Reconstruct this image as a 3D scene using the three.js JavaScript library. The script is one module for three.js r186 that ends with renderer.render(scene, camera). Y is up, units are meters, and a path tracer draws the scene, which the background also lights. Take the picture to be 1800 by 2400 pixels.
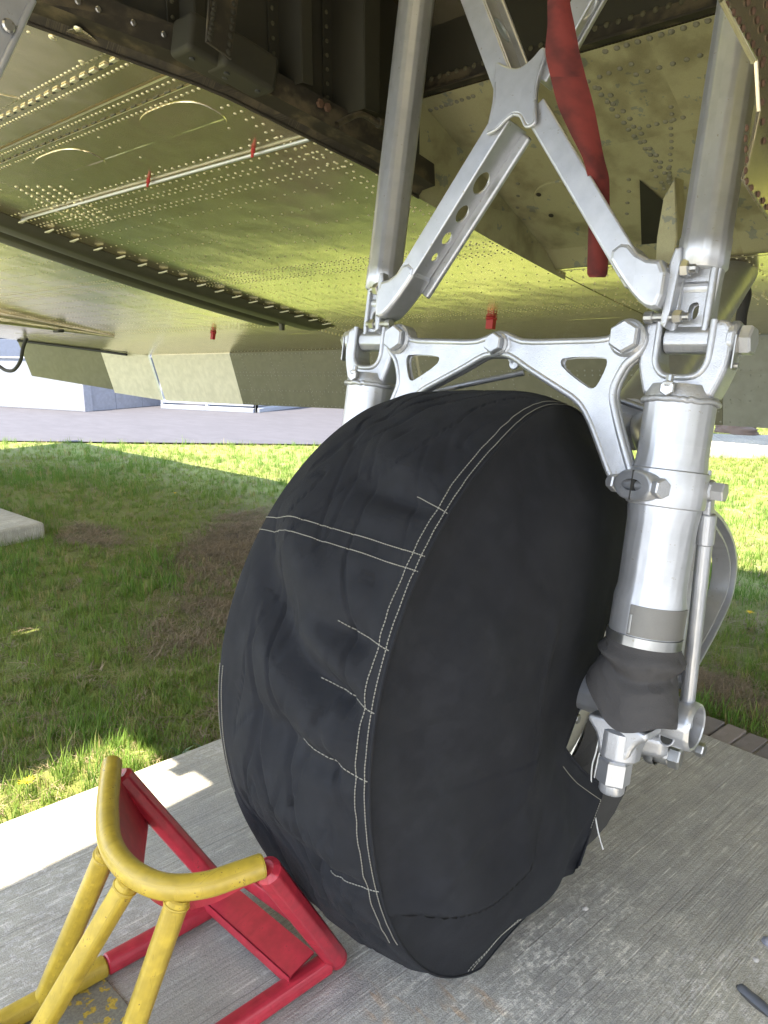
import * as THREE from 'three';
import { mergeGeometries, toCreasedNormals } from 'three/addons/utils/BufferGeometryUtils.js';
import { RoundedBoxGeometry } from 'three/addons/geometries/RoundedBoxGeometry.js';

/* ---------- camera, sky, sun, exposure ---------- */
// world: +x towards the fuselage, +y up, +z towards the nose; the main wheel stands at the origin
const V = (x, y, z) => new THREE.Vector3(x, y, z);
const scene = new THREE.Scene();
const F = 1733, CX = 900, CY = 1200;
const camera = new THREE.PerspectiveCamera(2 * Math.atan(1200 / F) * 180 / Math.PI, 0.75, 0.05, 400);
camera.position.set(0.778, 1.138, 1.134);
camera.rotation.order = 'YXZ';
camera.rotation.set(-12.84 * Math.PI / 180, 43 * Math.PI / 180, 0);
camera.updateMatrixWorld(true);

const renderer = new THREE.WebGLRenderer({ antialias: true });
renderer.toneMapping = THREE.LinearToneMapping;
renderer.toneMappingExposure = 5.5;
renderer.shadowMap.enabled = true;

const SUN = V(0.0, 1, 0.40).normalize();
{
  const w = 256, h = 128, d = new Float32Array(w * h * 4);
  for (let j = 0; j < h; j++) {
    const el = ((j + 0.5) / h - 0.5) * Math.PI;            // row 0 is straight down
    for (let i = 0; i < w; i++) {
      const s = Math.max(0, Math.sin(el)), t = Math.pow(1 - s, 3);
      const o = (j * w + i) * 4;
      d[o] = 0.46 + 0.56 * t; d[o + 1] = 0.60 + 0.44 * t; d[o + 2] = 0.88 + 0.16 * t; d[o + 3] = 1;
    }
  }
  const sky = new THREE.DataTexture(d, w, h, THREE.RGBAFormat, THREE.FloatType);
  sky.mapping = THREE.EquirectangularReflectionMapping; sky.magFilter = THREE.LinearFilter; sky.needsUpdate = true;
  scene.background = sky; scene.environment = sky;
}
const sun = new THREE.DirectionalLight(new THREE.Color(1, 0.90, 0.73), 4.8);
sun.position.copy(SUN).multiplyScalar(30); sun.target.position.set(0, 0, 0);
sun.castShadow = true; sun.shadow.mapSize.set(2048, 2048);
Object.assign(sun.shadow.camera, { left: -18, right: 18, top: 18, bottom: -18, near: 1, far: 70 });
scene.add(sun, sun.target);

/* ---------- helpers ---------- */
let seed = 7;
const rnd = () => { seed = (seed + 0x6d2b79f5) | 0; let t = Math.imul(seed ^ (seed >>> 15), 1 | seed); t = (t + Math.imul(t ^ (t >>> 7), 61 | t)) ^ t; return ((t ^ (t >>> 14)) >>> 0) / 4294967296; };
const rr = (a, b) => a + (b - a) * rnd();
const clamp = (v, a = 0, b = 1) => Math.min(b, Math.max(a, v));
const mix = (a, b, t) => a + (b - a) * t;
const smooth = (a, b, v) => { const t = clamp((v - a) / (b - a)); return t * t * (3 - 2 * t); };
const hash = (x, y) => { let h = Math.imul(x | 0, 374761393) + Math.imul(y | 0, 668265263); h = Math.imul(h ^ (h >>> 13), 1274126177); return ((h ^ (h >>> 16)) >>> 0) / 4294967296; };
function vn(x, y) { const xi = Math.floor(x), yi = Math.floor(y), u = x - xi, v = y - yi, a = u * u * (3 - 2 * u), b = v * v * (3 - 2 * v); return mix(mix(hash(xi, yi), hash(xi + 1, yi), a), mix(hash(xi, yi + 1), hash(xi + 1, yi + 1), a), b); }
function fbm(x, y, n = 4) { let s = 0, a = 0.5, t = 0; for (let i = 0; i < n; i++) { s += a * vn(x + i * 17.3, y - i * 9.1); t += a; x *= 2.03; y *= 2.03; a *= 0.5; } return s / t; }
const pwl = (pts, x) => { if (x <= pts[0][0]) return pts[0][1]; for (let i = 1; i < pts.length; i++) if (x <= pts[i][0]) return mix(pts[i - 1][1], pts[i][1], (x - pts[i - 1][0]) / (pts[i][0] - pts[i - 1][0])); return pts[pts.length - 1][1]; };

// a direction in the photograph, and where it meets a plane
const dirOf = (px, py) => V((px - CX) / F, -(py - CY) / F, -1).applyQuaternion(camera.quaternion);
function hit(px, py, axis, val) { const d = dirOf(px, py), t = (val - camera.position[axis]) / d[axis]; return camera.position.clone().addScaledVector(d, t); }
function hitPlane(px, py, n, c) { const d = dirOf(px, py), t = (c - n.dot(camera.position)) / n.dot(d); return camera.position.clone().addScaledVector(d, t); }

const used = new Map();
function numbered(n) { const k = used.get(n) || 0; used.set(n, k + 1); return k ? n + '_' + String(k).padStart(3, '0') : n; }
function boxUV(g) {                                        // uv in metres from the face's main direction
  const p = g.attributes.position, n = g.attributes.normal, uv = new Float32Array(p.count * 2);
  for (let i = 0; i < p.count; i++) {
    const ax = Math.abs(n.getX(i)), ay = Math.abs(n.getY(i)), az = Math.abs(n.getZ(i));
    let u, v;
    if (ax >= ay && ax >= az) { u = p.getZ(i); v = p.getY(i); } else if (ay >= az) { u = p.getX(i); v = p.getZ(i); } else { u = p.getX(i); v = p.getY(i); }
    uv[2 * i] = u; uv[2 * i + 1] = v;
  }
  g.setAttribute('uv', new THREE.BufferAttribute(uv, 2)); return g;
}
function join(list) {
  const gs = list.map((g) => { let q = g.index ? g.toNonIndexed() : g; for (const k of Object.keys(q.attributes)) if (!['position', 'normal', 'uv'].includes(k)) q.deleteAttribute(k); if (!q.attributes.uv) boxUV(q); return q; });
  return gs.length === 1 ? gs[0] : mergeGeometries(gs);
}
function mesh(name, geo, mat, parent, keepUV) {
  let g = Array.isArray(geo) ? join(geo) : geo;
  if (!keepUV) boxUV(g);
  const m = new THREE.Mesh(g, mat); m.name = parent === scene ? numbered(name) : name;
  m.castShadow = m.receiveShadow = true; parent.add(m); return m;
}
function group(name, parent) { const g = new THREE.Group(); g.name = parent === scene ? numbered(name) : name; parent.add(g); return g; }
function tag(o, label, category, grp) { o.userData.label = label; o.userData.category = category; if (grp) o.userData.group = grp; return o; }
function structure(o, label) { o.userData.kind = 'structure'; if (label) o.userData.label = label; return o; }

const UP = V(0, 1, 0);
const crease = (g, a = 0.62) => toCreasedNormals(g, a);
function orient(g, a, b) { const d = b.clone().sub(a), q = new THREE.Quaternion().setFromUnitVectors(UP, d.clone().normalize()); g.applyQuaternion(q); const m = a.clone().add(b).multiplyScalar(0.5); g.translate(m.x, m.y, m.z); return g; }
const cyl = (a, b, r1, r2 = r1, seg = 28, open = false) => orient(new THREE.CylinderGeometry(r2, r1, a.distanceTo(b), seg, 1, open), a, b);
function rod(a, b, r, seg = 24, ch = 0.15) {               // a rod with chamfered ends
  const L = a.distanceTo(b), c = Math.min(r * ch, L / 3);
  return orient(crease(new THREE.LatheGeometry([[0, -L / 2], [r - c, -L / 2], [r, -L / 2 + c], [r, L / 2 - c], [r - c, L / 2], [0, L / 2]].map((p) => new THREE.Vector2(p[0], p[1])), seg)), a, b);
}
const tube = (pts, r, seg = 40, rad = 10) => new THREE.TubeGeometry(new THREE.CatmullRomCurve3(pts, false, 'catmullrom', 0.5), seg, r, rad, false);
function lathe(prof, seg = 48) { return crease(new THREE.LatheGeometry(prof.map((p) => new THREE.Vector2(p[0], p[1])), seg), 0.75); }   // [radius, y]
const hexBolt = (a, b, r) => rod(a, b, r, 6, 0.14);
const rbox = (w, h, d, r = 0.003, s = 2) => new RoundedBoxGeometry(w, h, d, s, Math.min(r, w / 2.1, h / 2.1, d / 2.1));
const at = (g, x, y, z) => g.translate(x, y, z);
function beam(a, b, w, h, r = 0.003, side = null) {        // rounded bar from a to b, w across `side`, h the other way
  const L = a.distanceTo(b), g = rbox(w, L, h, r), y = b.clone().sub(a).normalize();
  const z = V().crossVectors(side || (Math.abs(y.x) > 0.9 ? V(0, 0, 1) : V(1, 0, 0)), y).normalize(), x = V().crossVectors(y, z);
  g.applyMatrix4(new THREE.Matrix4().makeBasis(x, y, z)); const m = a.clone().add(b).multiplyScalar(0.5); return g.translate(m.x, m.y, m.z);
}
function V2(p) { return new THREE.Vector2(p[0], p[1]); }
function extrude(out, holes, depth, bevel = 0.003, seg = 2, curve = 6) {
  const s = new THREE.Shape(out.map(V2)); for (const h of holes || []) s.holes.push(new THREE.Path(h.map(V2)));
  return new THREE.ExtrudeGeometry(s, { depth: Math.max(1e-4, depth - 2 * bevel), bevelEnabled: bevel > 0, bevelThickness: bevel, bevelSize: bevel, bevelOffset: -bevel, bevelSegments: seg, curveSegments: curve }).translate(0, 0, bevel);
}
function smoothLoop(pts, n = 3) {                          // round a polygon a little (Chaikin)
  for (let k = 0; k < n; k++) { const o = []; for (let i = 0; i < pts.length; i++) { const a = pts[i], b = pts[(i + 1) % pts.length]; o.push([mix(a[0], b[0], 0.25), mix(a[1], b[1], 0.25)], [mix(a[0], b[0], 0.75), mix(a[1], b[1], 0.75)]); } pts = o; }
  return pts;
}
function grid(nu, nv, fn) {                                // fn(u, v) -> Vector3, u, v in 0..1
  const g = new THREE.PlaneGeometry(1, 1, nu, nv), p = g.attributes.position, q = g.attributes.uv;
  for (let j = 0, k = 0; j <= nv; j++) for (let i = 0; i <= nu; i++, k++) { const P = fn(i / nu, j / nv); p.setXYZ(k, P.x, P.y, P.z); q.setXY(k, i / nu, j / nv); }
  g.computeVertexNormals(); return g;
}
function rivets(parent, list, r, mat, name = 'rivets') {   // list of [position, normal]
  const g = new THREE.SphereGeometry(1, 8, 3, 0, Math.PI * 2, 0, Math.PI / 2); g.scale(1, 0.62, 1);
  const im = new THREE.InstancedMesh(g, mat, list.length), m = new THREE.Matrix4(), q = new THREE.Quaternion();
  list.forEach(([p, n, k = 1], i) => { q.setFromUnitVectors(UP, n); m.compose(p, q, V(r * k, r * k, r * k)); im.setMatrixAt(i, m); });
  im.name = name; im.userData.kind = 'stuff'; im.castShadow = im.receiveShadow = true; parent.add(im); return im;
}

/* ---------- textures and materials ---------- */
function tex(n, m, fn, srgb, rep) {                        // fn(i, j) -> [r, g, b] 0..1
  const d = new Uint8Array(n * m * 4);
  for (let j = 0; j < m; j++) for (let i = 0; i < n; i++) { const c = fn(i, j), o = (j * n + i) * 4; d[o] = clamp(c[0]) * 255; d[o + 1] = clamp(c[1]) * 255; d[o + 2] = clamp(c[2]) * 255; d[o + 3] = 255; }
  const t = new THREE.DataTexture(d, n, m); t.magFilter = THREE.LinearFilter; t.minFilter = THREE.LinearMipmapLinearFilter; t.generateMipmaps = true;
  t.wrapS = t.wrapT = THREE.RepeatWrapping; if (srgb) t.colorSpace = THREE.SRGBColorSpace; if (rep) t.repeat.set(rep[0], rep[1]); t.needsUpdate = true; return t;
}
const lin = (r, g, b) => new THREE.Color().setRGB(r, g, b);
const std = (c, rough, metal = 0, extra = {}) => new THREE.MeshStandardMaterial({ color: c, roughness: rough, metalness: metal, side: THREE.DoubleSide, ...extra });
const matte = (c, rough, extra = {}) => new THREE.MeshPhysicalMaterial({ color: c, roughness: rough, specularIntensity: 0.35, side: THREE.DoubleSide, ...extra });
// gentle dents of sheet metal; fine brush marks; blotchy wear
const tDent = tex(512, 512, (i, j) => { const s = 6 / 512; const v = 0.7 * fbm(i * s, j * s, 2) + 0.3 * fbm(i * s * 4, j * s * 4, 2); return [v, v, v]; }, false, [0.5, 0.5]);
const tGrain = tex(512, 512, (i, j) => { const v = 0.55 * vn(i * 0.35, j * 0.35) + 0.45 * hash(i, j); return [v, v, v]; }, false, [5, 5]);
const tBlotch = tex(512, 512, (i, j) => { const a = fbm(i / 40, j / 40, 5), b = hash(i, j); const v = 0.82 + 0.22 * (a - 0.5) + 0.06 * (b - 0.5); return [v, v, v * (0.98 + 0.04 * a)]; }, false, [2, 2]);
const tWear = tex(1024, 1024, (i, j) => {                  // flaked zinc paint over grey metal
  const a = fbm(i / 60, j / 60, 6), b = fbm(i / 14 + 50, j / 14, 4), f = smooth(0.655, 0.675, a * 0.7 + b * 0.3), dirt = smooth(0.42, 0.85, fbm(i / 90 + 9, j / 90 + 31, 5));
  const base = [0.80, 0.77, 0.62], flake = [0.66, 0.665, 0.61]; const n = 0.94 + 0.1 * (hash(i, j) - 0.5);
  return [0, 1, 2].map((k) => mix(base[k], flake[k], f) * mix(1, [0.72, 0.70, 0.66][k], dirt * 0.7) * n);
}, true, [1.3, 1.3]);
const tGrime = tex(512, 512, (i, j) => { const a = fbm(i / 26, j / 26, 6), b = fbm(i / 70 + 40, j / 70, 4); const f = smooth(0.40, 0.74, 0.7 * a + 0.3 * b), n = 0.94 + 0.12 * hash(i, j); return [mix(0.24, 0.48, f) * n, mix(0.215, 0.43, f) * n, mix(0.155, 0.33, f) * n]; }, true, [1.7, 1.7]);

const tSilver = tex(512, 512, (i, j) => { const a = fbm(i / 46, j / 46, 5), b = fbm(i / 13 + 20, j / 13, 4), v = 0.90 + 0.20 * (a - 0.5) + 0.06 * (b - 0.5) + 0.03 * (hash(i, j) - 0.5), s = smooth(0.73, 0.78, 0.6 * b + 0.4 * fbm(i / 5 + 77, j / 5, 3)); return [v * mix(1, 0.72, s), v * mix(1, 0.66, s), v * mix(1, 0.56, s)]; }, false, [4, 4]);
const tRough = tex(512, 512, (i, j) => { const v = 0.86 + 0.36 * (fbm(i / 34 + 5, j / 34, 5) - 0.5) + 0.06 * (hash(i, j) - 0.5); return [v, v, v]; }, false, [3, 3]);
const M = {
  silver: std(lin(0.50, 0.51, 0.53), 0.44, 0.68, { map: tSilver, roughnessMap: tRough }),
  steel: std(lin(0.42, 0.42, 0.41), 0.3, 0.9, { map: tSilver }),
  castSilver: std(lin(0.47, 0.48, 0.50), 0.44, 0.70, { map: tSilver, roughnessMap: tRough, bumpMap: tGrain, bumpScale: 0.0004 }),
  skin: std(lin(0.90, 0.80, 0.55), 0.19, 0.88, { map: tBlotch, bumpMap: tDent, bumpScale: 0.005 }),
  skinRivet: std(lin(0.84, 0.76, 0.55), 0.32, 0.8),
  flapOlive: std(lin(0.22, 0.21, 0.14), 0.5, 0.3, { map: tBlotch, bumpMap: tDent, bumpScale: 0.006 }),
  flapPale: std(lin(0.88, 0.83, 0.63), 0.5, 0.05, { map: tBlotch, bumpMap: tDent, bumpScale: 0.002 }),
  flapGrey: std(lin(0.36, 0.36, 0.30), 0.5, 0.2, { map: tBlotch }),
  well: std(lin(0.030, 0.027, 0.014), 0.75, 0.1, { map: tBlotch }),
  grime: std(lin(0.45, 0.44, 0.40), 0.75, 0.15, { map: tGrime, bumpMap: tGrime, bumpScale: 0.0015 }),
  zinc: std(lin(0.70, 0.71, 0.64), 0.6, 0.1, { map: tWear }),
  zincRivet: std(lin(0.19, 0.18, 0.125), 0.75, 0.0),
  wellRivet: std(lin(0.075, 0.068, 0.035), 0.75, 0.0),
  rail: std(lin(0.10, 0.095, 0.06), 0.55, 0.4, { map: tBlotch }),
  hull: std(lin(0.62, 0.62, 0.60), 0.5, 0.2, { map: tBlotch }),
  dark: std(lin(0.03, 0.03, 0.027), 0.7, 0.1),
  rust: std(lin(0.10, 0.055, 0.032), 0.85, 0.2),
  boot: matte(lin(0.058, 0.056, 0.056), 0.8, { bumpMap: tGrain, bumpScale: 0.0006 }),
  plate: std(lin(0.20, 0.195, 0.18), 0.5, 0.4, { map: tBlotch }),
  tyre: matte(lin(0.05, 0.048, 0.045), 0.85, { bumpMap: tGrain, bumpScale: 0.0006 }),
  rimMetal: std(lin(0.6, 0.58, 0.5), 0.28, 0.9),
  hose: std(lin(0.035, 0.033, 0.03), 0.8),
  cord: std(lin(0.7, 0.7, 0.68), 0.8),
  redCloth: std(lin(0.14, 0.018, 0.013), 0.85, 0, { map: tex(256, 256, (i, j) => { const a = fbm(i / 40, j / 40, 4), v = 0.62 + 1.1 * (a - 0.4); return [v, v * 0.95 + 0.03 * a, v * 0.9 + 0.05]; }, false, [3, 0.25]) }),
  redTag: std(lin(0.35, 0.02, 0.02), 0.5),
};

/* ---------- ground ---------- */
const SLAB_ROT = -5.6 * Math.PI / 180, SLAB0 = V(-0.825, 0, -1.085);   // far corner of the concrete slab
const toSlab = (x, z) => { const dx = x - SLAB0.x, dz = z - SLAB0.z, c = Math.cos(SLAB_ROT), s = Math.sin(SLAB_ROT); return [dx * c - dz * s, dx * s + dz * c]; };
const fromSlab = (u, w) => { const c = Math.cos(SLAB_ROT), s = Math.sin(SLAB_ROT); return [SLAB0.x + u * c + w * s, SLAB0.z - u * s + w * c]; };
const SLW = 3.6, SLL = 4.6;
// paved yard: everything beyond a line, left of another
const yard = [[-9.268, -2.415], [-5.803, -5.15], [-5.0, -6.1], [-8.0, -12.5], [-26, -34], [-60, -20], [-40, 22], [-30, 18]];
const inYard = (x, z) => { let c = false; for (let i = 0, j = yard.length - 1; i < yard.length; j = i++) { const [xi, zi] = yard[i], [xj, zj] = yard[j]; if ((zi > z) !== (zj > z) && x < (xj - xi) * (z - zi) / (zj - zi) + xi) c = !c; } return c; };
function lawnY(x, z) {
  const [u, w] = toSlab(x, z); const d = Math.max(Math.max(-u, u - SLW), Math.max(-w, w - SLL));
  return mix(-0.045, -0.1, smooth(0.05, 0.9, d)) + 0.03 * (fbm(x * 1.3, z * 1.3, 3) - 0.5) * smooth(0.0, 0.5, d);
}
// how bare the turf is (dead grass and soil), from the photograph's patches
function bare(x, z) {
  const blob = (cx, cz, ax, az, r) => { const dx = x - cx, dz = z - cz, p = (dx * Math.cos(r) + dz * Math.sin(r)) / ax, q = (-dx * Math.sin(r) + dz * Math.cos(r)) / az; return Math.exp(-(p * p + q * q)); };
  const v = 0.66 * blob(-2.8, -1.35, 0.62, 0.30, 0.9) + 0.75 * blob(-3.25, -1.8, 0.7, 0.3, 0.75) + 1.0 * blob(-3.85, -0.98, 0.42, 0.16, 0.1) + 0.28 * blob(-2.0, -0.75, 0.4, 0.3, 0.6) + 0.25 * blob(-1.75, -0.35, 0.5, 0.3, 0.3) + 0.75 * blob(0.2, -1.42, 1.6, 0.16, 0.1) + 0.5 * blob(-0.95, -0.45, 0.14, 0.5, 0.1) + 0.3 * blob(-1.6, -1.0, 0.5, 0.4, 0.3) + 0.35 * blob(0.2, -2.3, 0.5, 0.3, 0.2);
  return clamp(v * (0.45 + 1.1 * fbm(x * 2.6, z * 2.6, 3)));
}
{
  const soilA = [0.135, 0.10, 0.068], soilB = [0.17, 0.20, 0.045];
  const NX = 220, NZ = 220, R = 90;
  const warp = (t) => { const s = t * 2 - 1; return Math.sign(s) * Math.pow(Math.abs(s), 2.6) * R; };
  const g = grid(NX, NZ, (u, v) => { const x = -2.5 + warp(u), z = -3 + warp(v); const [su, sw] = toSlab(x, z); const inside = su > 0.05 && su < SLW - 0.05 && sw > 0.05 && sw < SLL - 0.05; return V(x, inside ? -0.15 : lawnY(x, z), z); });
  const c = [], p = g.attributes.position;
  for (let i = 0; i < p.count; i++) { const x = p.getX(i), z = p.getZ(i), b = bare(x, z), n = 0.75 + 0.5 * fbm(x * 5, z * 5, 3); c.push(...[0, 1, 2].map((k) => mix(soilB[k], soilA[k], b) * n)); }
  g.setAttribute('color', new THREE.Float32BufferAttribute(c, 3));
  const tSoil = tex(512, 512, (i, j) => { const v = 0.55 + 0.75 * fbm(i / 6, j / 6, 4) * (0.6 + 0.6 * hash(i >> 1, j >> 1)); return [v, v * 0.98, v * 0.9]; }, false, [1.6, 1.6]);
  structure(mesh('lawn_ground', g, std(lin(1, 1, 1), 0.95, 0, { vertexColors: true, map: tSoil, bumpMap: tSoil, bumpScale: 0.012 }), scene), 'lawn soil with worn brown patches between the slabs');
}
{
  const s = new THREE.Shape(yard.map(([x, z]) => V2([x, -z])));
  const g = new THREE.ShapeGeometry(s); g.rotateX(-Math.PI / 2); g.translate(0, -0.078, 0);
  const tA = tex(512, 512, (i, j) => { const a = fbm(i / 50, j / 18, 5), v = 0.8 + 0.3 * (a - 0.5) + 0.22 * (hash(i, j) - 0.5); return [v, v * 0.98, v * 1.02]; }, false, [0.4, 0.4]);
  structure(mesh('asphalt_yard', g, std(lin(0.056, 0.054, 0.062), 0.92, 0, { map: tA }), scene), 'greyish purple asphalt yard in front of the building');
}
{
  const g = new THREE.ShapeGeometry(new THREE.Shape([[2.9, -5], [2.9, 4.0], [-4, 5.4], [-12, 8], [-28, 30], [-28, 60], [70, 60], [70, -40], [9, -40]].map(([x, z]) => V2([x, -z])))); g.rotateX(-Math.PI / 2); g.translate(0, -0.06, 0);
  structure(mesh('concrete_apron', g, std(lin(0.13, 0.13, 0.13), 0.9, 0, { map: tBlotch }), scene), 'grey concrete apron in front of the aeroplane');
}
// concrete slab under the wheel, brushed along its length
{
  const N = 2048, T = 2.6;                                 // one texture covers T metres
  const rowA = new Float32Array(N), rowB = new Float32Array(N);
  for (let i = 0; i < N; i++) { rowA[i] = hash(i, 3) * 0.55 + hash(i >> 1, 5) * 0.45 + hash(i >> 2, 8) * 0.35 + vn(i / 9, 2.5) * 0.1; rowB[i] = vn(i / 90, 4.5); }
  const colour = new Uint8Array(N * N * 4), bump = new Uint8Array(N * N * 4);
  for (let j = 0; j < N; j++) for (let i = 0; i < N; i++) {
    const wob = i + 7 * (vn(i / 120, j / 260) - 0.5), k = ((Math.round(wob) % N) + N) % N;
    const line = mix(rowA[k] / 1.45, rowA[(k * 7 + 131) % N] / 1.45, smooth(0.35, 0.65, vn(i / 5 + 3, j / 90))), seg = vn(i / 1.8 + 31, j / 46), fine = hash(i, j), mid = fbm(i / 22, j / 34, 3), big = fbm(i / 300 + 3, j / 360 + 8, 4);
    const scr = smooth(0.66, 0.90, seg) * smooth(0.42, 0.62, mid);                       // pale scraped ridges
    const pale = smooth(0.44, 0.66, big) * smooth(0.46, 0.70, fbm(i / 6 + 60, j / 8, 4));  // laitance blotches
    let v = 0.63 + 0.13 * (line - 0.5) + 0.07 * (mid - 0.5) + 0.10 * (big - 0.5) + 0.12 * (fine - 0.5);
    const U0 = i / N * T, W0 = j / N * T, zone = Math.exp(-(((U0 - 1.12) / 0.28) ** 2) - ((W0 - 1.05) / 0.40) ** 2); v += 0.13 * scr * (0.3 + line) + (0.09 + 0.16 * zone * smooth(0.40, 0.58, mid)) * Math.max(pale, 0.8 * zone * smooth(0.47, 0.64, fbm(i / 5 + 9, j / 7 + 2, 3))) * (0.3 + 0.9 * fine); v += 0.02 * zone;
    if (line < 0.26) v -= 0.05;
    const o = (j * N + i) * 4, warm = (big - 0.5) * 0.03;
    // rust streaks left by the old wheel track (front of the tyre)
    const U = i / N * T, W = j / N * T; let rust = 0;
    if (U > 0.8 && U < 1.3 && W > 1.05 && W < 1.5) for (const [a, b, l] of [[1.02, 1.295, 0.07], [1.07, 1.222, 0.05], [1.115, 1.188, 0.05], [1.03, 1.355, 0.06], [1.10, 1.25, 0.04], [0.97, 1.33, 0.05]]) { const du = U - a, dw = W - b - 0.012 * vn(U * 30, a * 9); rust += Math.exp(-(dw * dw) / 0.00010 - (du * du) / (l * l * 0.6)); }
    rust = clamp(rust) * smooth(0.40, 0.6, fbm(i / 30, j / 8 + 9, 3)) * 0.42;
    colour[o] = clamp(v + warm + 0.10 * rust) * 255; colour[o + 1] = clamp(v * 0.995 + warm * 0.6 - 0.06 * rust) * 255; colour[o + 2] = clamp(v * 0.965 - warm - 0.20 * rust + 0.02 * pale) * 255; colour[o + 3] = 255;
    const h = 0.5 * line + 0.25 * fine + 0.25 * mid; bump[o] = bump[o + 1] = bump[o + 2] = clamp(h) * 255; bump[o + 3] = 255;
  }
  const mk = (d, srgb) => { const t = new THREE.DataTexture(d, N, N); t.wrapS = t.wrapT = THREE.MirroredRepeatWrapping; t.magFilter = THREE.LinearFilter; t.minFilter = THREE.LinearMipmapLinearFilter; t.generateMipmaps = true; t.repeat.set(1 / T, 1 / T); if (srgb) t.colorSpace = THREE.SRGBColorSpace; t.needsUpdate = true; return t; };
  M.concrete = std(lin(1, 0.95, 0.87), 0.9, 0, { map: mk(colour, true), bumpMap: mk(bump, false), bumpScale: 0.003 });
  const g = rbox(SLW, 0.16, SLL, 0.012, 2).translate(SLW / 2, -0.08, SLL / 2);
  const m = mesh('concrete_slab', g, M.concrete, scene); m.position.copy(SLAB0); m.rotation.y = SLAB_ROT;
  structure(m, 'broom finished concrete slab under the main wheel');
  // a chipped lifting recess near the slab's side, with a steel stub in it
  const far = mesh('concrete_slab', rbox(3, 0.13, 3, 0.02, 2).translate(-1.5, -0.065, 1.5), M.concrete, scene); far.position.set(-4.0, 0.01, -0.77); far.rotation.y = 0.03;
  structure(far, 'pale concrete slab corner on the lawn outboard of the wheel');
  const s3 = mesh('concrete_slab', rbox(4.2, 0.12, 1.5, 0.02, 2), M.concrete, scene); s3.position.set(-0.72, -0.06, -9.0); s3.rotation.y = 0.52;
  structure(s3, 'sunlit concrete slab beyond the lawn carrying the distant wheel');
  // soldier course of bricks along the slab's rear edge
  const bw = 0.064, bm = [[0.26, 0.22, 0.20], [0.22, 0.19, 0.175], [0.30, 0.25, 0.22]].map((c) => std(lin(...c), 0.92, 0, { map: tBlotch, bumpMap: tGrain, bumpScale: 0.001 }));
  const bg = boxUV(rbox(bw - 0.006, 0.07, 0.128, 0.004, 1));
  const edge = group('brick_edging', scene); structure(edge, 'row of grey brown bricks along the slab edge'); edge.position.copy(SLAB0); edge.rotation.y = SLAB_ROT;
  for (let i = 0; i < 44; i++) { const b = new THREE.Mesh(bg, bm[(i * 7 + (i >> 2)) % 3]); b.name = 'brick'; b.position.set(0.4 + i * bw, -0.048 + rr(-0.004, 0.004), -0.07); b.rotation.set(rr(-0.02, 0.02), rr(-0.02, 0.02), rr(-0.03, 0.03)); b.castShadow = b.receiveShadow = true; edge.add(b); }
  mesh('mortar_bed', at(rbox(44 * bw, 0.05, 0.12, 0.004, 1), 0.4 + 22 * bw - bw / 2, -0.045, -0.07), std(lin(0.26, 0.24, 0.21), 0.95), edge);
}
/* ---------- the aeroplane: wing and nacelle ---------- */
const plane = group('aeroplane', scene);
tag(plane, 'silver and olive propeller aeroplane whose main landing gear stands on the concrete slab', 'aeroplane');
const HZ = -2.6;                                           // flap hinge line
const hingeLift = (x) => pwl([[-9.5, 0.10], [-8.2, 0.04], [-5.9, -0.08], [-4.8, -0.055], [-3, -0.01], [-0.5, 0.066], [4, 0.09]], x);
function wingY(x, z) {
  const base = z < 0 ? 1.655 + 0.278 * z + 0.026 * z * z : 1.655 + 0.278 * z - 0.12 * z * z + 0.16 * z * z * z;
  return base + hingeLift(x) * clamp(z / HZ, -0.2, 1.2);
}
function wingN(x, z) { const e = 0.01, dx = (wingY(x + e, z) - wingY(x - e, z)) / (2 * e), dz = (wingY(x, z + e) - wingY(x, z - e)) / (2 * e); return V(dx, -1, dz).normalize(); }
function wingHit(px, py) { const d = dirOf(px, py); let t0 = 0.2, p = camera.position; const f = (t) => p.y + d.y * t - wingY(p.x + d.x * t, p.z + d.z * t); for (let t = 0.2; t < 14; t += 0.02) if (f(t) > 0) { let a = t - 0.02, b = t; for (let k = 0; k < 30; k++) { const m = (a + b) / 2; if (f(m) > 0) b = m; else a = m; } t0 = a; return p.clone().addScaledVector(d, t0); } return p.clone().addScaledVector(d, 8); }
const lipX = (z) => pwl([[-1.4, -0.62], [-0.3, -0.62], [0.1, -0.69], [0.5, -0.86], [1.0, -0.9]], z);
const LEZ = 1.0;
const upperY = (x, z) => wingY(x, z) + 0.52 * Math.pow(clamp((z - HZ) / (LEZ - HZ)), 0.8) * 1.0 + 0.035;
// closed wing panel between two span stations; edges may depend on z
function wingPanel(x0, x1, nx, zRear, dz) {
  const prof = []; const zl = 0.72;
  for (let i = 0; i <= 34; i++) prof.push(['l', mix(zRear, zl, i / 34)]);
  for (let i = 1; i < 10; i++) prof.push(['n', i / 10]);
  for (let i = 0; i <= 14; i++) prof.push(['u', mix(zl, zRear, i / 14)]);
  return grid(nx, prof.length - 1, (u, v) => {
    const [k, t] = prof[Math.round(v * (prof.length - 1))];
    const zz = k === 'n' ? zl : t, a = typeof x0 === 'function' ? x0(zz) : x0, b = typeof x1 === 'function' ? x1(zz) : x1, x = mix(a, b, u);
    if (k === 'l') return V(x, wingY(x, t), t);
    if (k === 'u') return V(x, upperY(x, t), t);
    const yl = wingY(x, zl), yu = upperY(x, zl), an = -Math.PI / 2 + Math.PI * t; return V(x, (yl + yu) / 2 + Math.sin(an) * (yu - yl) / 2, zl + Math.cos(an) * 0.28);
  });
}
const JX = -2.42;                                          // joint between centre section and outer panel
const centre = group('centre_wing', plane), outer = group('outer_wing', plane), inner = group('inboard_wing', plane);
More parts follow.
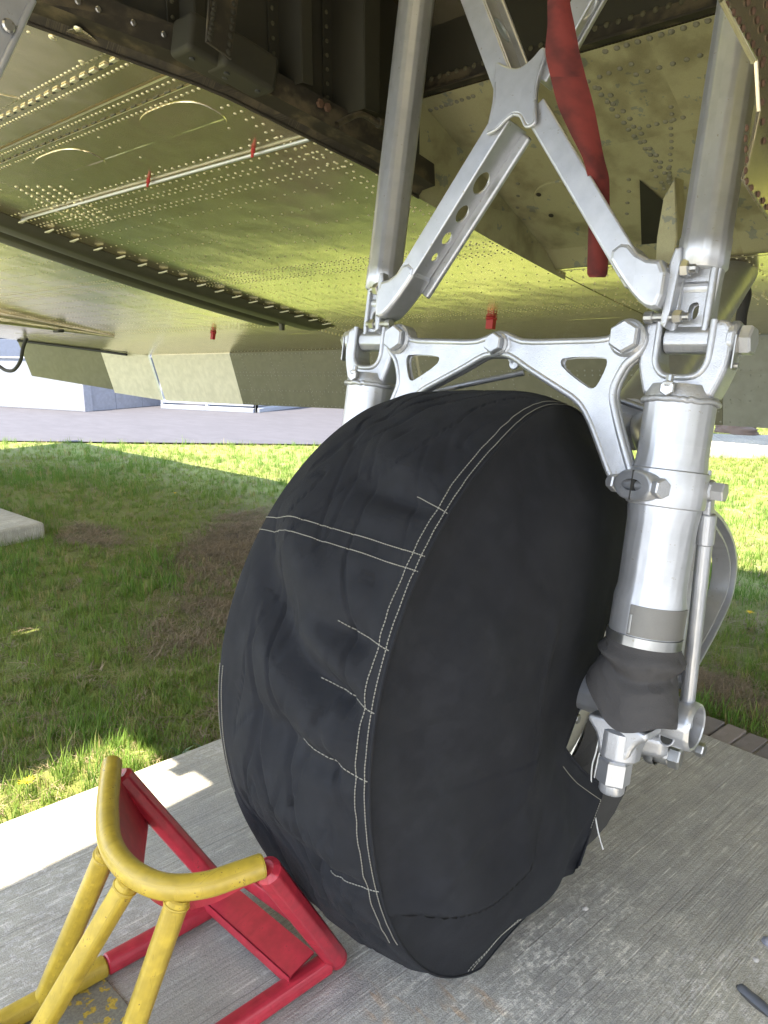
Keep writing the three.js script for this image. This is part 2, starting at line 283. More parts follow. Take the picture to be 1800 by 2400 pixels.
mesh('skin', wingPanel(JX, (z) => lipX(z), 30, HZ), M.skin, centre);
mesh('skin', wingPanel(-8.6, JX - 0.02, 60, HZ), M.skin, outer);
mesh('skin', wingPanel((z) => (z > -1.2 ? 0.62 : 0.62), 1.75, 10, HZ), M.skin, inner);
// underside between the nacelle's sides, behind the wheel well, and the skin over it
mesh('skin', [grid(12, 20, (u, v) => { const x = mix(-0.64, 0.64, u), z = mix(HZ, -1.22, v); return V(x, wingY(x, z) + 0.002, z); }), grid(12, 12, (u, v) => { const x = mix(-0.95, 0.95, u), z = mix(HZ, 1.0, v); return V(x, upperY(x, z) + 0.02, z); })], M.skin, inner);

// rivets in rows; px rows are turned into span and chord stations on the wing
const rv = [], rvBig = [];
const put = (list, x, z, k) => { const n = wingN(x, z); list.push([V(x, wingY(x, z), z).addScaledVector(n, -0.0006), n, k]); };
function rowX(list, z, xa, xb, sp, k, wob = 0) { const n = Math.max(1, Math.round(Math.abs(xb - xa) / sp)); for (let i = 0; i <= n; i++) { const x = mix(xa, xb, i / n); if (x > lipX(z) - 0.012 && z > -1.2 && x < 0.64) continue; if (rnd() < 0.02) continue; put(list, x + rr(-wob, wob), z + rr(-wob, wob), k); } }
function rowZ(list, x, za, zb, sp, k) { const n = Math.max(1, Math.round(Math.abs(zb - za) / sp)); for (let i = 0; i <= n; i++) { const z = mix(za, zb, i / n); if (x > lipX(z) - 0.012 && z > -1.2) continue; put(list, x + rr(-0.002, 0.002), z, k); } }
const zOf = (px, py) => wingHit(px, py).z, xOf = (px, py) => wingHit(px, py).x;
const zTop = zOf(160, 195), zSec = zOf(250, 275), zPipe = zOf(400, 412), zSpar = zOf(700, 636), zRear = zOf(800, 752);
const X0 = JX + 0.05, X1 = -0.6;
// front joint with dashed slots
for (const o of [-0.024, 0.024]) rowX(rv, zTop + o, X0, X1, 0.020, 1.25);
for (const o of [-0.024, 0.022]) rowX(rv, zSec + o, X0, X1, 0.022, 1.15);
{ const a = [], b = []; for (let x = X0; x < lipX(zTop) - 0.02; x += 0.046) { const g = rbox(0.025, 0.004, 0.011, 0.001, 1); g.translate(x, wingY(x, zTop) - 0.0015, zTop); a.push(g); const h = rbox(0.016, 0.003, 0.006, 0.001, 1); h.translate(x + 0.022, wingY(x, zTop) - 0.0008, zTop - 0.006); b.push(h); }
  mesh('hinge_knuckles', a, M.skinRivet, centre); mesh('hinge_slots', b, M.dark, centre);
  const c = [], e = []; for (let x = X0; x < lipX(zSec) - 0.02; x += 0.05) { c.push(at(rbox(0.022, 0.003, 0.005, 0.001, 1), x, wingY(x, zSec) - 0.0012, zSec)); }
  mesh('skin_slots', c, M.rail, centre);
  const line = (z, w, h) => grid(40, 1, (u, v) => { const x = mix(X0, lipX(z) - 0.005, u); return V(x, wingY(x, z) - h, z + (v - 0.5) * w); });
  mesh('butt_strap', line(zSec + 0.042, 0.008, 0.003), M.skinRivet, centre); mesh('butt_strap', line(zSec - 0.004, 0.004, 0.002), M.skinRivet, centre);
  const pz = (x) => zPipe; const pts = []; for (let i = 0; i <= 20; i++) { const x = mix(X0 + 0.02, lipX(zPipe) - 0.01, i / 20); pts.push(V(x, wingY(x, zPipe) - 0.006, zPipe)); }
  mesh('hinge_rod', tube(pts, 0.0050, 60, 8), M.silver, centre);
}
for (const o of [0.028, -0.03]) rowX(rv, zPipe + o, X0, X1, 0.036, 1.2);
for (const o of [-0.065, -0.082, -0.13, -0.15]) rowX(rv, zPipe + o, X0, X1, 0.034, 1.1, 0.001);
// stringer rows between the spars
for (let z = zPipe - 0.22; z > zSpar + 0.08; z -= 0.105) rowX(rv, z, X0, X1, 0.046, 0.95, 0.001);
for (const o of [-0.06, -0.045, -0.02, 0.02, 0.045, 0.06]) rowX(rv, zSpar + o, X0, 0.7, 0.026, 1.0);
for (let z = zSpar - 0.13; z > zRear + 0.06; z -= 0.085) rowX(rv, z, X0, 0.7, 0.045, 0.95, 0.001);
for (const o of [-0.03, -0.012, 0.012, 0.03]) rowX(rv, zRear + o, X0, 0.7, 0.03, 1.05);
rowX(rv, zRear - 0.11, X0, 0.7, 0.035, 0.9);
rowX(rv, HZ + 0.05, -9, 1.2, 0.045, 0.9);
for (let x = -2.1; x < 0.5; x += 0.42) { rowZ(rv, x, zPipe - 0.1, zRear, 0.035, 0.85); if (x < -0.7) rowZ(rv, x + 0.014, zSec - 0.05, zPipe + 0.05, 0.06, 1); }
for (let z = zTop + 0.08; z < 0.7; z += 0.04) rowZ(rv, -1.45, z, z + 0.001, 1, 1);
rowX(rv, zTop + 0.14, X0, X1, 0.07, 1.2);
// rivets beside the lip
for (let z = zSec - 0.1; z > -0.9; z -= 0.03) for (const o of [0.05, 0.075]) put(rv, lipX(z) - o - 0.06 * vn(z * 6, o), z, 1.1);
// outer panel rows
const zo = [-0.35, -0.52, -0.7, -0.86];
for (let z = 0.2; z > zRear; z -= 0.10) rowX(rv, z, -5.4, JX - 0.2, 0.05, 0.9, 0.001);
for (const o of [-0.05, -0.025, 0.025, 0.05]) { rowX(rv, zSpar + 0.12 + o, -5.6, JX - 0.2, 0.03, 1.0); rowX(rv, zRear + 0.02 + o, -6.5, JX - 0.2, 0.035, 1.0); }
rivets(centre, rv, 0.0040, M.skinRivet);
// small curved stitches of raised rivets near the outer end of the front bay
{ const l = []; for (let k = 0; k < 60; k++) { const i = k % 12, j = Math.floor(k / 12), x = -1.98 - 0.012 * i + j * 0.05, z = zSec - 0.12 - i * 0.022 - j * 0.016; put(l, x, z, 1.3); } rivets(centre, l, 0.0055, M.skinRivet, 'doubler_rivets'); }

// hatches and panels, plates 2 mm proud with screws
function plateOn(name, loop, parent, mat, h = 0.0022) {    // loop of [x, z] on the wing's underside
  const c = loop.reduce((s, p) => [s[0] + p[0] / loop.length, s[1] + p[1] / loop.length], [0, 0]), pos = [], idx = [];
  const off = (x, z, d) => V(x, wingY(x, z), z).addScaledVector(wingN(x, z), d);
  const push = (p) => { pos.push(p.x, p.y, p.z); return pos.length / 3 - 1; };
  const ce = push(off(c[0], c[1], h)), n = loop.length, top = loop.map(([x, z]) => push(off(mix(x, c[0], 0.012), mix(z, c[1], 0.012), h))), top2 = loop.map(([x, z]) => push(off(mix(x, c[0], 0.012), mix(z, c[1], 0.012), h))), bot = loop.map(([x, z]) => push(off(x, z, -0.001)));
  for (let i = 0; i < n; i++) { const j = (i + 1) % n; idx.push(ce, top[i], top[j], top2[i], bot[i], bot[j], top2[i], bot[j], top2[j]); }
  const g = new THREE.BufferGeometry(); g.setAttribute('position', new THREE.Float32BufferAttribute(pos, 3)); g.setIndex(idx); g.computeVertexNormals();
  return mesh(name, g, mat, parent);
}
const ring = (pts, n = 40) => { const o = []; for (let i = 0; i < n; i++) { const a = i / n * Math.PI * 2; o.push([a]); } return o; };
function ovalHatch(pc, pr, pt, parent) {                   // centre, right end, top end in the photograph
  const c = wingHit(...pc), rx = Math.abs(wingHit(...pr).x - c.x), rz = Math.abs(wingHit(...pt).z - c.z), loop = [];
  for (let i = 0; i < 44; i++) { const a = i / 44 * Math.PI * 2, q = (v) => Math.sign(v) * Math.pow(Math.abs(v), 0.72); loop.push([c.x + rx * q(Math.cos(a)), c.z + rz * q(Math.sin(a))]); }
  plateOn('oval_hatch', loop, parent, M.skin); const l = []; for (let i = 0; i < 44; i += 4) put(l, mix(loop[i][0], c.x, 0.09), mix(loop[i][1], c.z, 0.12), 1); rivets(parent, l, 0.004, M.skinRivet, 'hatch_screws');
}
ovalHatch([428, 285], [505, 258], [385, 245], centre);
ovalHatch([162, 384], [228, 365], [120, 356], centre);
{ const q = [[115, 85], [193, 148], [255, 117], [182, 62]].map((p) => { const h = wingHit(...p); return [h.x, h.z]; }); plateOn('access_panel', q, centre, M.skin); const l = []; for (const [x, z] of q) put(l, mix(x, (q[0][0] + q[2][0]) / 2, 0.12), mix(z, (q[0][1] + q[2][1]) / 2, 0.12), 1.5); rivets(centre, l, 0.006, M.skinRivet, 'panel_screws'); }
{ const q = [[-30, 215], [44, 229], [0, 258], [-70, 265]].map((p) => { const h = wingHit(...p); return [h.x, h.z]; }); plateOn('access_panel', q, centre, M.skin); }

// joint strip: two deep rails with a gap between and little angle cleats along the inboard rail
const joint = group('wing_joint_strip', plane);
{
  const railG = (xa, xb, z0, z1, drop) => grid(50, 6, (u, v) => { const z = mix(z0, z1, u), end = smooth(0, 0.03, u) * smooth(1, 0.95, u); const c = [[xa, 0], [xa + 0.004, 1], [mix(xa, xb, 0.25), 1.12], [mix(xa, xb, 0.5), 1.14], [mix(xa, xb, 0.75), 1.1], [xb - 0.004, 1], [xb, 0]][Math.round(v * 6)]; return V(c[0], wingY(c[0], z) - drop * end * c[1] - 0.001, z); });
  mesh('rail', railG(JX - 0.105, JX + 0.035, 0.7, -1.86, 0.04), M.rail, joint);
  mesh('rail', railG(JX - 0.30, JX - 0.155, 0.7, -1.72, 0.04), M.rail, joint);
  mesh('channel', grid(40, 1, (u, v) => { const z = mix(0.7, -1.7, u), x = mix(JX - 0.17, JX - 0.09, v); return V(x, wingY(x, z) - 0.006, z); }), M.rail, joint);
  for (let i = 0; i < 19; i++) { const z = 0.05 - i * 0.1, w = 0.062; const g = extrude([[0, 0.009], [0, -0.009], [w, -0.002], [w, 0.003]], null, 0.005, 0.0008, 1); g.rotateX(-Math.PI / 2); const m = mesh('angle_cleat', g, M.flapPale, joint); m.position.set(JX + 0.045, wingY(JX + 0.06, z) - 0.016, z); m.rotation.z = 0.10; }
  const b = []; for (let i = 0; i < 26; i++) { const z = 0.3 - i * 0.08; b.push(hexBolt(V(JX - 0.132, wingY(JX, z) - 0.004, z), V(JX - 0.132, wingY(JX, z) - 0.02, z), 0.009)); } mesh('bolts', b, M.rail, joint).userData.kind = 'stuff';
  const e = hit(662, 752, 'x', JX - 0.1); mesh('drain_spout', at(lathe([[0.03, 0.04], [0.022, 0.01], [0.016, -0.02], [0.015, -0.045], [0, -0.045]], 20), JX - 0.11, wingY(JX - 0.1, -1.58) - 0.03, -1.58), M.rail, joint);
  // rivet rows carrying on behind the strip
  const l = []; for (let z = -1.88; z > HZ + 0.08; z -= 0.028) for (const o of [-0.2, -0.17, -0.04, 0]) put(l, JX + o, z, 1.2); rivets(joint, l, 0.0055, M.skinRivet);
}

// split flap and aileron hanging from the hinge line, in painted bands
function hang(name, xa, za, xb, zb, drop, back, mat, parent, thick = 0.02) {   // a plate from the hinge line down and aft
  const P = (x, z) => V(x, wingY(x, z) - 0.004, z);
  const A = P(xa, za), B = P(xb, zb), g = [];
  const dv = (p, s) => V(p.x, p.y - drop * s, p.z - back * s);
  const front = grid(Math.max(2, Math.round(Math.abs(xb - xa) / 0.25)), 8, (u, v) => dv(A.clone().lerp(B, u), v)), rear = front.clone(); rear.translate(0, 0.006, -thick);
  const strip = (p, q) => grid(1, 1, (u, v) => { const s = p.clone().lerp(q, u); return v ? s.clone().add(V(0, 0.006, -thick)) : s; });
  g.push(front, rear, strip(dv(A, 1), dv(B, 1)), strip(A, dv(A, 1)), strip(B, dv(B, 1)));
  const m = mesh(name, g, mat, parent); m.userData.edge = undefined; delete m.userData.edge; return m;
}
{
  const flap = group('flap', plane), D = 0.43, B = 0.12, XG = -5.72;
  const xs = (px) => hit(px, 825, 'z', HZ).x, X = (px) => xs(px);
  hang('flap_band', XG, HZ, X(537), HZ, D, B, M.flapPale, flap).userData.label = 'pale yellow painted end of the flap';
  hang('flap_band', X(537) + 0.002, HZ, X(1690), HZ, D, B, M.flapOlive, flap).userData.label = 'dark olive middle of the flap';
  hang('flap_band', X(1690) + 0.002, HZ, 1.4, HZ, D, B, M.flapGrey, flap).userData.label = 'pale grey inboard end of the flap';
  const l = [], nrm = V(0, -B, D).normalize(), P = (x, s) => V(x, wingY(x, HZ) - 0.004 - D * s, HZ - B * s).addScaledVector(nrm, 0.0005);
  for (const s of [0.03, 0.36, 0.42, 0.70, 0.96]) for (let x = X(537) + 0.04; x < 0.6; x += 0.045) l.push([P(x, s), nrm]);
  for (let x = X(537) + 0.15; x < 0.5; x += 0.37) for (let s = 0.06; s < 0.95; s += 0.06) l.push([P(x + s * 0.05, s), nrm, 0.9]);
  for (let x = X(537) + 0.15; x < 0; x += 0.74) for (let s = 0.06; s < 0.95; s += 0.05) l.push([P(x + s * 0.6, 1 - s), nrm, 0.8]);
  rivets(flap, l, 0.0055, M.flapGrey);
  const ail = group('aileron', plane), z2 = -2.42;
  hang('aileron_band', XG - 0.75, HZ + 0.13, XG - 0.05, HZ + 0.01, D, B, M.flapPale, ail).userData.label = 'pale yellow painted end of the aileron';
  hang('aileron_band', XG - 2.2, HZ + 0.36, XG - 0.752, HZ + 0.13, D - 0.03, B, M.flapOlive, ail).userData.label = 'olive outer part of the aileron';
  const slot = [[-7.9, 0.33], [-7.2, 0.24], [-6.5, 0.15], [-6.0, 0.07]].map(([x, o]) => V(x, wingY(x, HZ + o) - 0.012, HZ + o + 0.03));
  mesh('hinge_gap', tube(slot, 0.012, 30, 6), M.dark, ail);
  // fairing of the control rod under the outer panel, with a dark end hole
  const f0 = wingHit(-60, 718).add(V(0, -0.02, 0)), f1 = wingHit(268, 786).add(V(0, -0.005, 0));
  const fair = mesh('rod_fairing', [orient(new THREE.CylinderGeometry(0.015, 0.085, f0.distanceTo(f1), 16, 1), f0, f1)], M.skin, outer); 
  mesh('fairing_hole', at(rbox(0.10, 0.02, 0.05, 0.008), ...wingHit(142, 762).add(V(0, -0.045, 0.02)).toArray()), M.dark, outer);
}
// fuselage beside the gear, out of the picture: the struts mirror it
{ const f = group('fuselage', plane); f.position.set(2.95, 2.35, 0); f.rotation.x = -0.2; mesh('hull', lathe([[0, 5.6], [0.45, 5.4], [0.85, 4.8], [1.12, 3.6], [1.22, 2.2], [1.22, -3.5], [1.05, -6.5], [0.6, -10], [0.15, -12.4], [0, -12.5]], 48).rotateX(Math.PI / 2), M.hull, f); for (let i = 0; i < 6; i++) mesh('window', at(rbox(0.02, 0.36, 0.46, 0.01, 2), -1.185, 0.32, 1.2 - i * 1.05), M.dark, f); }
// small fittings on the underside
const tagSpot = (px, py, h, w, grp, label) => { const p = wingHit(px, py - 8), n = wingN(p.x, p.z); const m = mesh('warning_tag', [beam(p.clone(), p.clone().addScaledVector(n, h), w, w * 0.7, 0.002), rod(p.clone(), p.clone().addScaledVector(n, 0.012), w * 0.7, 10)], M.redTag, scene); return tag(m, label, 'tag', grp); };
const g1 = 'red pins on the hinge rod of the wing';
tagSpot(594, 355, 0.024, 0.008, g1, 'tiny red pin on the wing hinge rod, nearer the wheel well lip');
tagSpot(348, 428, 0.024, 0.008, g1, 'tiny red pin on the wing hinge rod, nearer the dark joint strip');
tag(tagSpot(500, 786, 0.05, 0.03, null, 'small dark red plug under the wing outboard of the joint strip'), 'small dark red plug under the wing outboard of the joint strip', 'plug').name = 'red_plug';
{ const m = tagSpot(1152, 752, 0.055, 0.04, null, 'red cloth plug hanging under the wing above the tyre cover'); m.name = 'red_plug_001'; m.userData.category = 'plug'; }

/* nacelle and wheel well */
const nac = group('nacelle', plane);
const WT = 2.45;
{
  // outboard wall, its lip channel and frames
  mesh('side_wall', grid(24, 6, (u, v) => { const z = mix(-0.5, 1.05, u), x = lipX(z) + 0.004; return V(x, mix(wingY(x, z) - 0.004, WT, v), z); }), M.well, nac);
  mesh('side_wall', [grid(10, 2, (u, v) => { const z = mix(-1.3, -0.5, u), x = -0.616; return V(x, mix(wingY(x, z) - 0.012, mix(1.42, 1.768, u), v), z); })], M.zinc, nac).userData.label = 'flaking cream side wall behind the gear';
  const lip = (dy0, dy1, dx0, dx1) => grid(60, 1, (u, v) => { const z = mix(-0.5, 1.0, u), x = lipX(z); return V(x + mix(dx0, dx1, v), wingY(x, z) + mix(dy0, dy1, v), z); });
  mesh('lip_channel', [lip(-0.010, 0.006, 0.0, 0.016), lip(0.006, 0.012, 0.016, 0.06), lip(0.012, 0.066, 0.06, 0.056), lip(0.066, 0.072, 0.056, 0.0)], M.grime, nac);
  mesh('lip_edge', tube(Array.from({ length: 24 }, (_, i) => { const z = mix(-0.5, 0.95, i / 23), x = lipX(z); return V(x + 0.002, wingY(x, z) - 0.010, z); }), 0.004, 80, 6), M.grime, nac);
  const lipP = (px, py, up) => { const h = wingHit(px, py); return V(lipX(h.z) + 0.06, wingY(lipX(h.z), h.z) + up, h.z); };
  for (const [px, py] of [[160, 70], [205, 88], [280, 120], [340, 150], [440, 200]]) { const p = lipP(px, py, 0.036); mesh('lip_rivet', rod(p, p.clone().add(V(0.005, 0, 0)), 0.006, 10, 0.5), M.steel, nac); }
  for (const [px, py] of [[135, 30], [160, 40], [727, 300], [747, 308]]) { const p = lipP(px, py, 0.045); mesh('lip_bolt', hexBolt(p, p.clone().add(V(0.008, 0, 0)), 0.010), M.rust, nac); }
  // clamp blocks on the lip
  for (const [px, py] of [[425, 190], [490, 225]]) { const p = lipP(px, py, 0.035); const m = mesh('clamp_block', [at(rbox(0.075, 0.075, 0.135, 0.012, 3), 0.012, 0, 0)], M.well, nac); m.position.copy(p); m.rotation.x = -0.2; for (const s of [-0.04, 0.04]) mesh('clamp_screw', [at(rod(V(0, -0.041, 0), V(0, -0.036, 0), 0.006, 10), 0.02, 0, s)], M.dark, m); }
  // frames standing on the wall
  const frame = (z, w, d, y1) => { const x = lipX(z), y0 = wingY(x, z) + 0.06; return mesh('well_frame', [at(rbox(d, y1 - y0, 0.004, 0.001, 1), x + d / 2, (y0 + y1) / 2, z), at(rbox(0.004, y1 - y0, w, 0.001, 1), x + d, (y0 + y1) / 2, z - w / 2), at(rbox(0.004, y1 - y0, 0.03, 0.001, 1), x + 0.004, (y0 + y1) / 2, z + 0.015)], M.well, nac); };
  const zf = [0.36, 0.16, -0.06, -0.20]; const fr = zf.map((z, i) => frame(z, [0.02, 0.025, 0.03, 0.05][i], [0.05, 0.06, 0.08, 0.11][i], WT));
  const bl = []; fr.forEach((f, i) => { const z = zf[i], x = lipX(z); for (let y = wingY(x, z) + 0.1; y < 2.3; y += 0.03) { bl.push([V(x + 0.006, y, z + 0.018), V(1, 0, 0)]); } }); rivets(nac, bl, 0.005, M.wellRivet);
  // hanging gusset plate with two rows of rivets, a bent pipe and a bracket
  const gp = [[490, -30], [560, -30], [541, 140], [482, 98]].map((p) => hit(...p, 'x', -0.50)); const gz = gp.map((p) => [-p.z, p.y]);
  const gm = extrude(gz, null, 0.006, 0.001, 1); gm.rotateY(Math.PI / 2); gm.translate(-0.503, 0, 0); mesh('gusset_plate', gm, M.grime, nac);
  { const l = []; for (let i = 0; i < 8; i++) { const t = i / 7; for (const [a, b] of [[[503, 10], [492, 90]], [[551, -10], [536, 122]]]) { const p = hit(mix(a[0], b[0], t), mix(a[1], b[1], t), 'x', -0.497); l.push([p, V(1, 0, 0)]); } } rivets(nac, l, 0.006, M.well, 'gusset_rivets'); }
  const pp = [[790, 292], [812, 280], [838, 268], [858, 272], [885, 288], [915, 296]].map(([a, b]) => hit(a, b, 'x', -0.5)); mesh('bent_pipe', tube(pp, 0.007, 40, 8), M.grime, nac); mesh('pipe_nut', hexBolt(pp[4], pp[5], 0.012), M.grime, nac);
  // rear bulkhead above the sloping panel, roof, front bulkhead
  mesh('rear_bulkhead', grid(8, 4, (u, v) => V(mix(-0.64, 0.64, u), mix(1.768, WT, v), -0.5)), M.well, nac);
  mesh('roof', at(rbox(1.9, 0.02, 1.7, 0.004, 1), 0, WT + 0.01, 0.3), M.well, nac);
  mesh('bulkhead_angle', [at(rbox(1.24, 0.006, 0.03, 0.001, 1), 0, 1.772, -0.487), at(rbox(1.24, 0.035, 0.005, 0.001, 1), 0, 1.79, -0.497)], M.grime, nac);
  { const l = []; for (let x = -0.6; x < 0.6; x += 0.027) l.push([V(x, 1.805, -0.496), V(0, 0, 1)]); rivets(nac, l, 0.007, M.wellRivet, 'bulkhead_rivets'); }
  // sloping panel behind the gear
  const RA = V(0, 1.766, -0.5), RB = V(0, 1.445, -1.16), RN = V(0, -(RB.z - RA.z), RB.y - RA.y).normalize().multiplyScalar(-1);
  const ramp = mesh('sloping_panel', [grid(10, 8, (u, v) => V(mix(-0.62, 0.62, u), mix(RA.y, RB.y, v), mix(RA.z, RB.z, v))), grid(10, 1, (u, v) => { const x = mix(-0.62, 0.62, u); return V(x, mix(RB.y, wingY(x, -1.24) + 0.001, v), mix(RB.z, -1.24, v)); })], M.zinc, nac);
  const rn = V(0, -0.66, 0.32).normalize(), rHit = (px, py) => hitPlane(px, py, rn, rn.dot(RA));
  const l = []; const rrow = (a, b, n, k = 1, j = 0.002) => { const A = rHit(...a), B = rHit(...b); for (let i = 0; i <= n; i++) { const p = A.clone().lerp(B, i / n); p.x += rr(-j, j); l.push([p, rn, k]); } };
  rrow([1010, 258], [1110, 225], 8); rrow([1420, 120], [1660, 48], 9, 1.1); rrow([1395, 205], [1590, 445], 16, 1.1); rrow([1410, 205], [1600, 440], 14, 1.1, 0.008); rrow([1490, 175], [1640, 130], 5); rrow([1500, 300], [1600, 275], 5); rrow([1214, 430], [1212, 560], 5); rrow([1475, 420], [1470, 500], 3); rrow([1010, 320], [1005, 420], 6); rrow([1575, 250], [1570, 430], 12, 0.9); rrow([1380, 190], [1480, 150], 4); rrow([1520, 400], [1620, 520], 9, 1, 0.01);
  rivets(nac, l, 0.0065, M.zincRivet, 'panel_rivets');
  // round inspection cover
  const hc = rHit(1330, 470), q = new THREE.Quaternion().setFromUnitVectors(UP, rn); const disc = lathe([[0, 0.009], [0.098, 0.009], [0.10, 0.007], [0.10, 0]], 48).applyQuaternion(q).translate(hc.x, hc.y, hc.z); const dm = mesh('round_cover', disc, M.zinc, nac);
  for (const a of [2.6, 3.9, 5.2, 0.6]) { const o = V(Math.cos(a) * 0.087, 0.009, Math.sin(a) * 0.087).applyQuaternion(q).add(hc); mesh('cover_screw', rod(o, o.clone().addScaledVector(rn, 0.004), 0.008, 12, 0.4), M.grime, dm); }
  // post and dark pocket beside the inboard strut
  { const P = [[1567, 470], [1595, 420], [1600, 560], [1590, 625], [1548, 622], [1552, 560]].map((p) => hit(...p, 'z', -0.55)); const g = extrude(P.map((p) => [p.x, p.y]), null, 0.05, 0.003, 1).translate(0, 0, -0.57); mesh('door_post', g, M.zinc, nac); }
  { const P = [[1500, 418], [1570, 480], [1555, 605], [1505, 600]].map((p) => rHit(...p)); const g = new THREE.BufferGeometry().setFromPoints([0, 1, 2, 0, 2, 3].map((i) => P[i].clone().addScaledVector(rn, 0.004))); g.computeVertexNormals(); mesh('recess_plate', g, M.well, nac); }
  // lower blade-shaped fairing under the outboard lip
  { const P = [[1075, 540], [1130, 517], [1180, 540], [1238, 562], [1262, 583], [1258, 590], [1235, 593], [1215, 592], [1140, 560], [1105, 545], [1000, 480], [970, 445], [985, 450]].map((p) => hit(...p, 'x', -0.66)); const g = extrude(smoothLoop(P.map((p) => [-p.z, p.y]), 1), null, 0.012, 0.003, 1); g.rotateY(Math.PI / 2); g.translate(-0.668, 0, 0); mesh('edge_fairing', g, M.rail, nac); }
  // inboard skirt: riveted skin close to the strut
  { const P = [[1600, -170], [1690, 0], [1765, 145], [1772, 262], [1758, 330], [1735, 420], [1765, 470], [1800, 522], [1960, 700], [2300, 700], [2300, -170]].map((p) => hit(...p, 'x', 0.43)); const g = extrude(P.map((p) => [-p.z, p.y]), null, 0.005, 0.001, 1); g.rotateY(Math.PI / 2); g.translate(0.43, 0, 0); const sk = mesh('inboard_skirt', g, M.skin, nac);
    const rl = [], row = (a, b, n) => { for (let i = 0; i <= n; i++) rl.push([hit(mix(a[0], b[0], i / n) + rr(-3, 3), mix(a[1], b[1], i / n), 'x', 0.436), V(1, 0, 0)]); };
    row([1705, 12], [1790, 140], 7); row([1752, 5], [1835, 150], 7); row([1787, 150], [1790, 330], 4); row([1750, 300], [1745, 400], 4); row([1800, 10], [1850, 140], 5); row([1750, 425], [1810, 500], 5); rivets(sk, rl, 0.0045, M.rust, 'rusty_rivets');
    const sp = [[1690, 0], [1765, 145], [1772, 262]].map((p) => hit(...p, 'x', 0.437)); mesh('skirt_edge', tube([sp[0], sp[1]], 0.003, 20, 6), M.zinc, nac); }
  // near frame corner, top of the picture's edge
  { const P = [[120, -60], [84, 0], [40, 85], [0, 178], [-40, 270], [-140, 270], [-140, -60]].map((p) => hit(...p, 'x', -0.22)); const g = extrude(P.map((p) => [-p.z, p.y]), null, 0.02, 0.003, 1); g.rotateY(Math.PI / 2); g.translate(-0.24, 0, 0); const m = mesh('front_frame', g, M.silver, nac); const p = hit(18, 62, 'x', -0.218); mesh('frame_rivet', rod(p, p.clone().add(V(0.006, 0, 0)), 0.008, 12, 0.5), M.steel, m); const p2 = hit(60, 60, 'x', -0.219), p3 = hit(-20, 230, 'x', -0.219); mesh('frame_bead', tube([hit(78, 0, 'x', -0.219), hit(-6, 178, 'x', -0.219)], 0.004, 10, 8), M.silver, m); }
  // engine cowling and nacelle shell ahead of and over the well (out of the picture; they shade it)
  const cy = 2.55, shell = lathe([[0.72, 0.95], [0.75, 1.2], [0.76, 1.9], [0.74, 2.3], [0.64, 2.45], [0.60, 2.42], [0.60, 1.6], [0, 1.6]], 48).rotateX(Math.PI / 2).translate(0, cy, 0);
  mesh('engine_cowling', shell, M.skin, nac);
  mesh('nacelle_shell', new THREE.CylinderGeometry(0.74, 0.74, 2.2, 40, 1, true, Math.PI / 2, Math.PI).rotateX(Math.PI / 2).translate(0, cy - 0.12, 0.1), M.skin, nac);
  mesh('firewall', at(rbox(1.5, 0.85, 0.03, 0.004, 1), 0, 2.3, 1.02), M.well, nac);
}
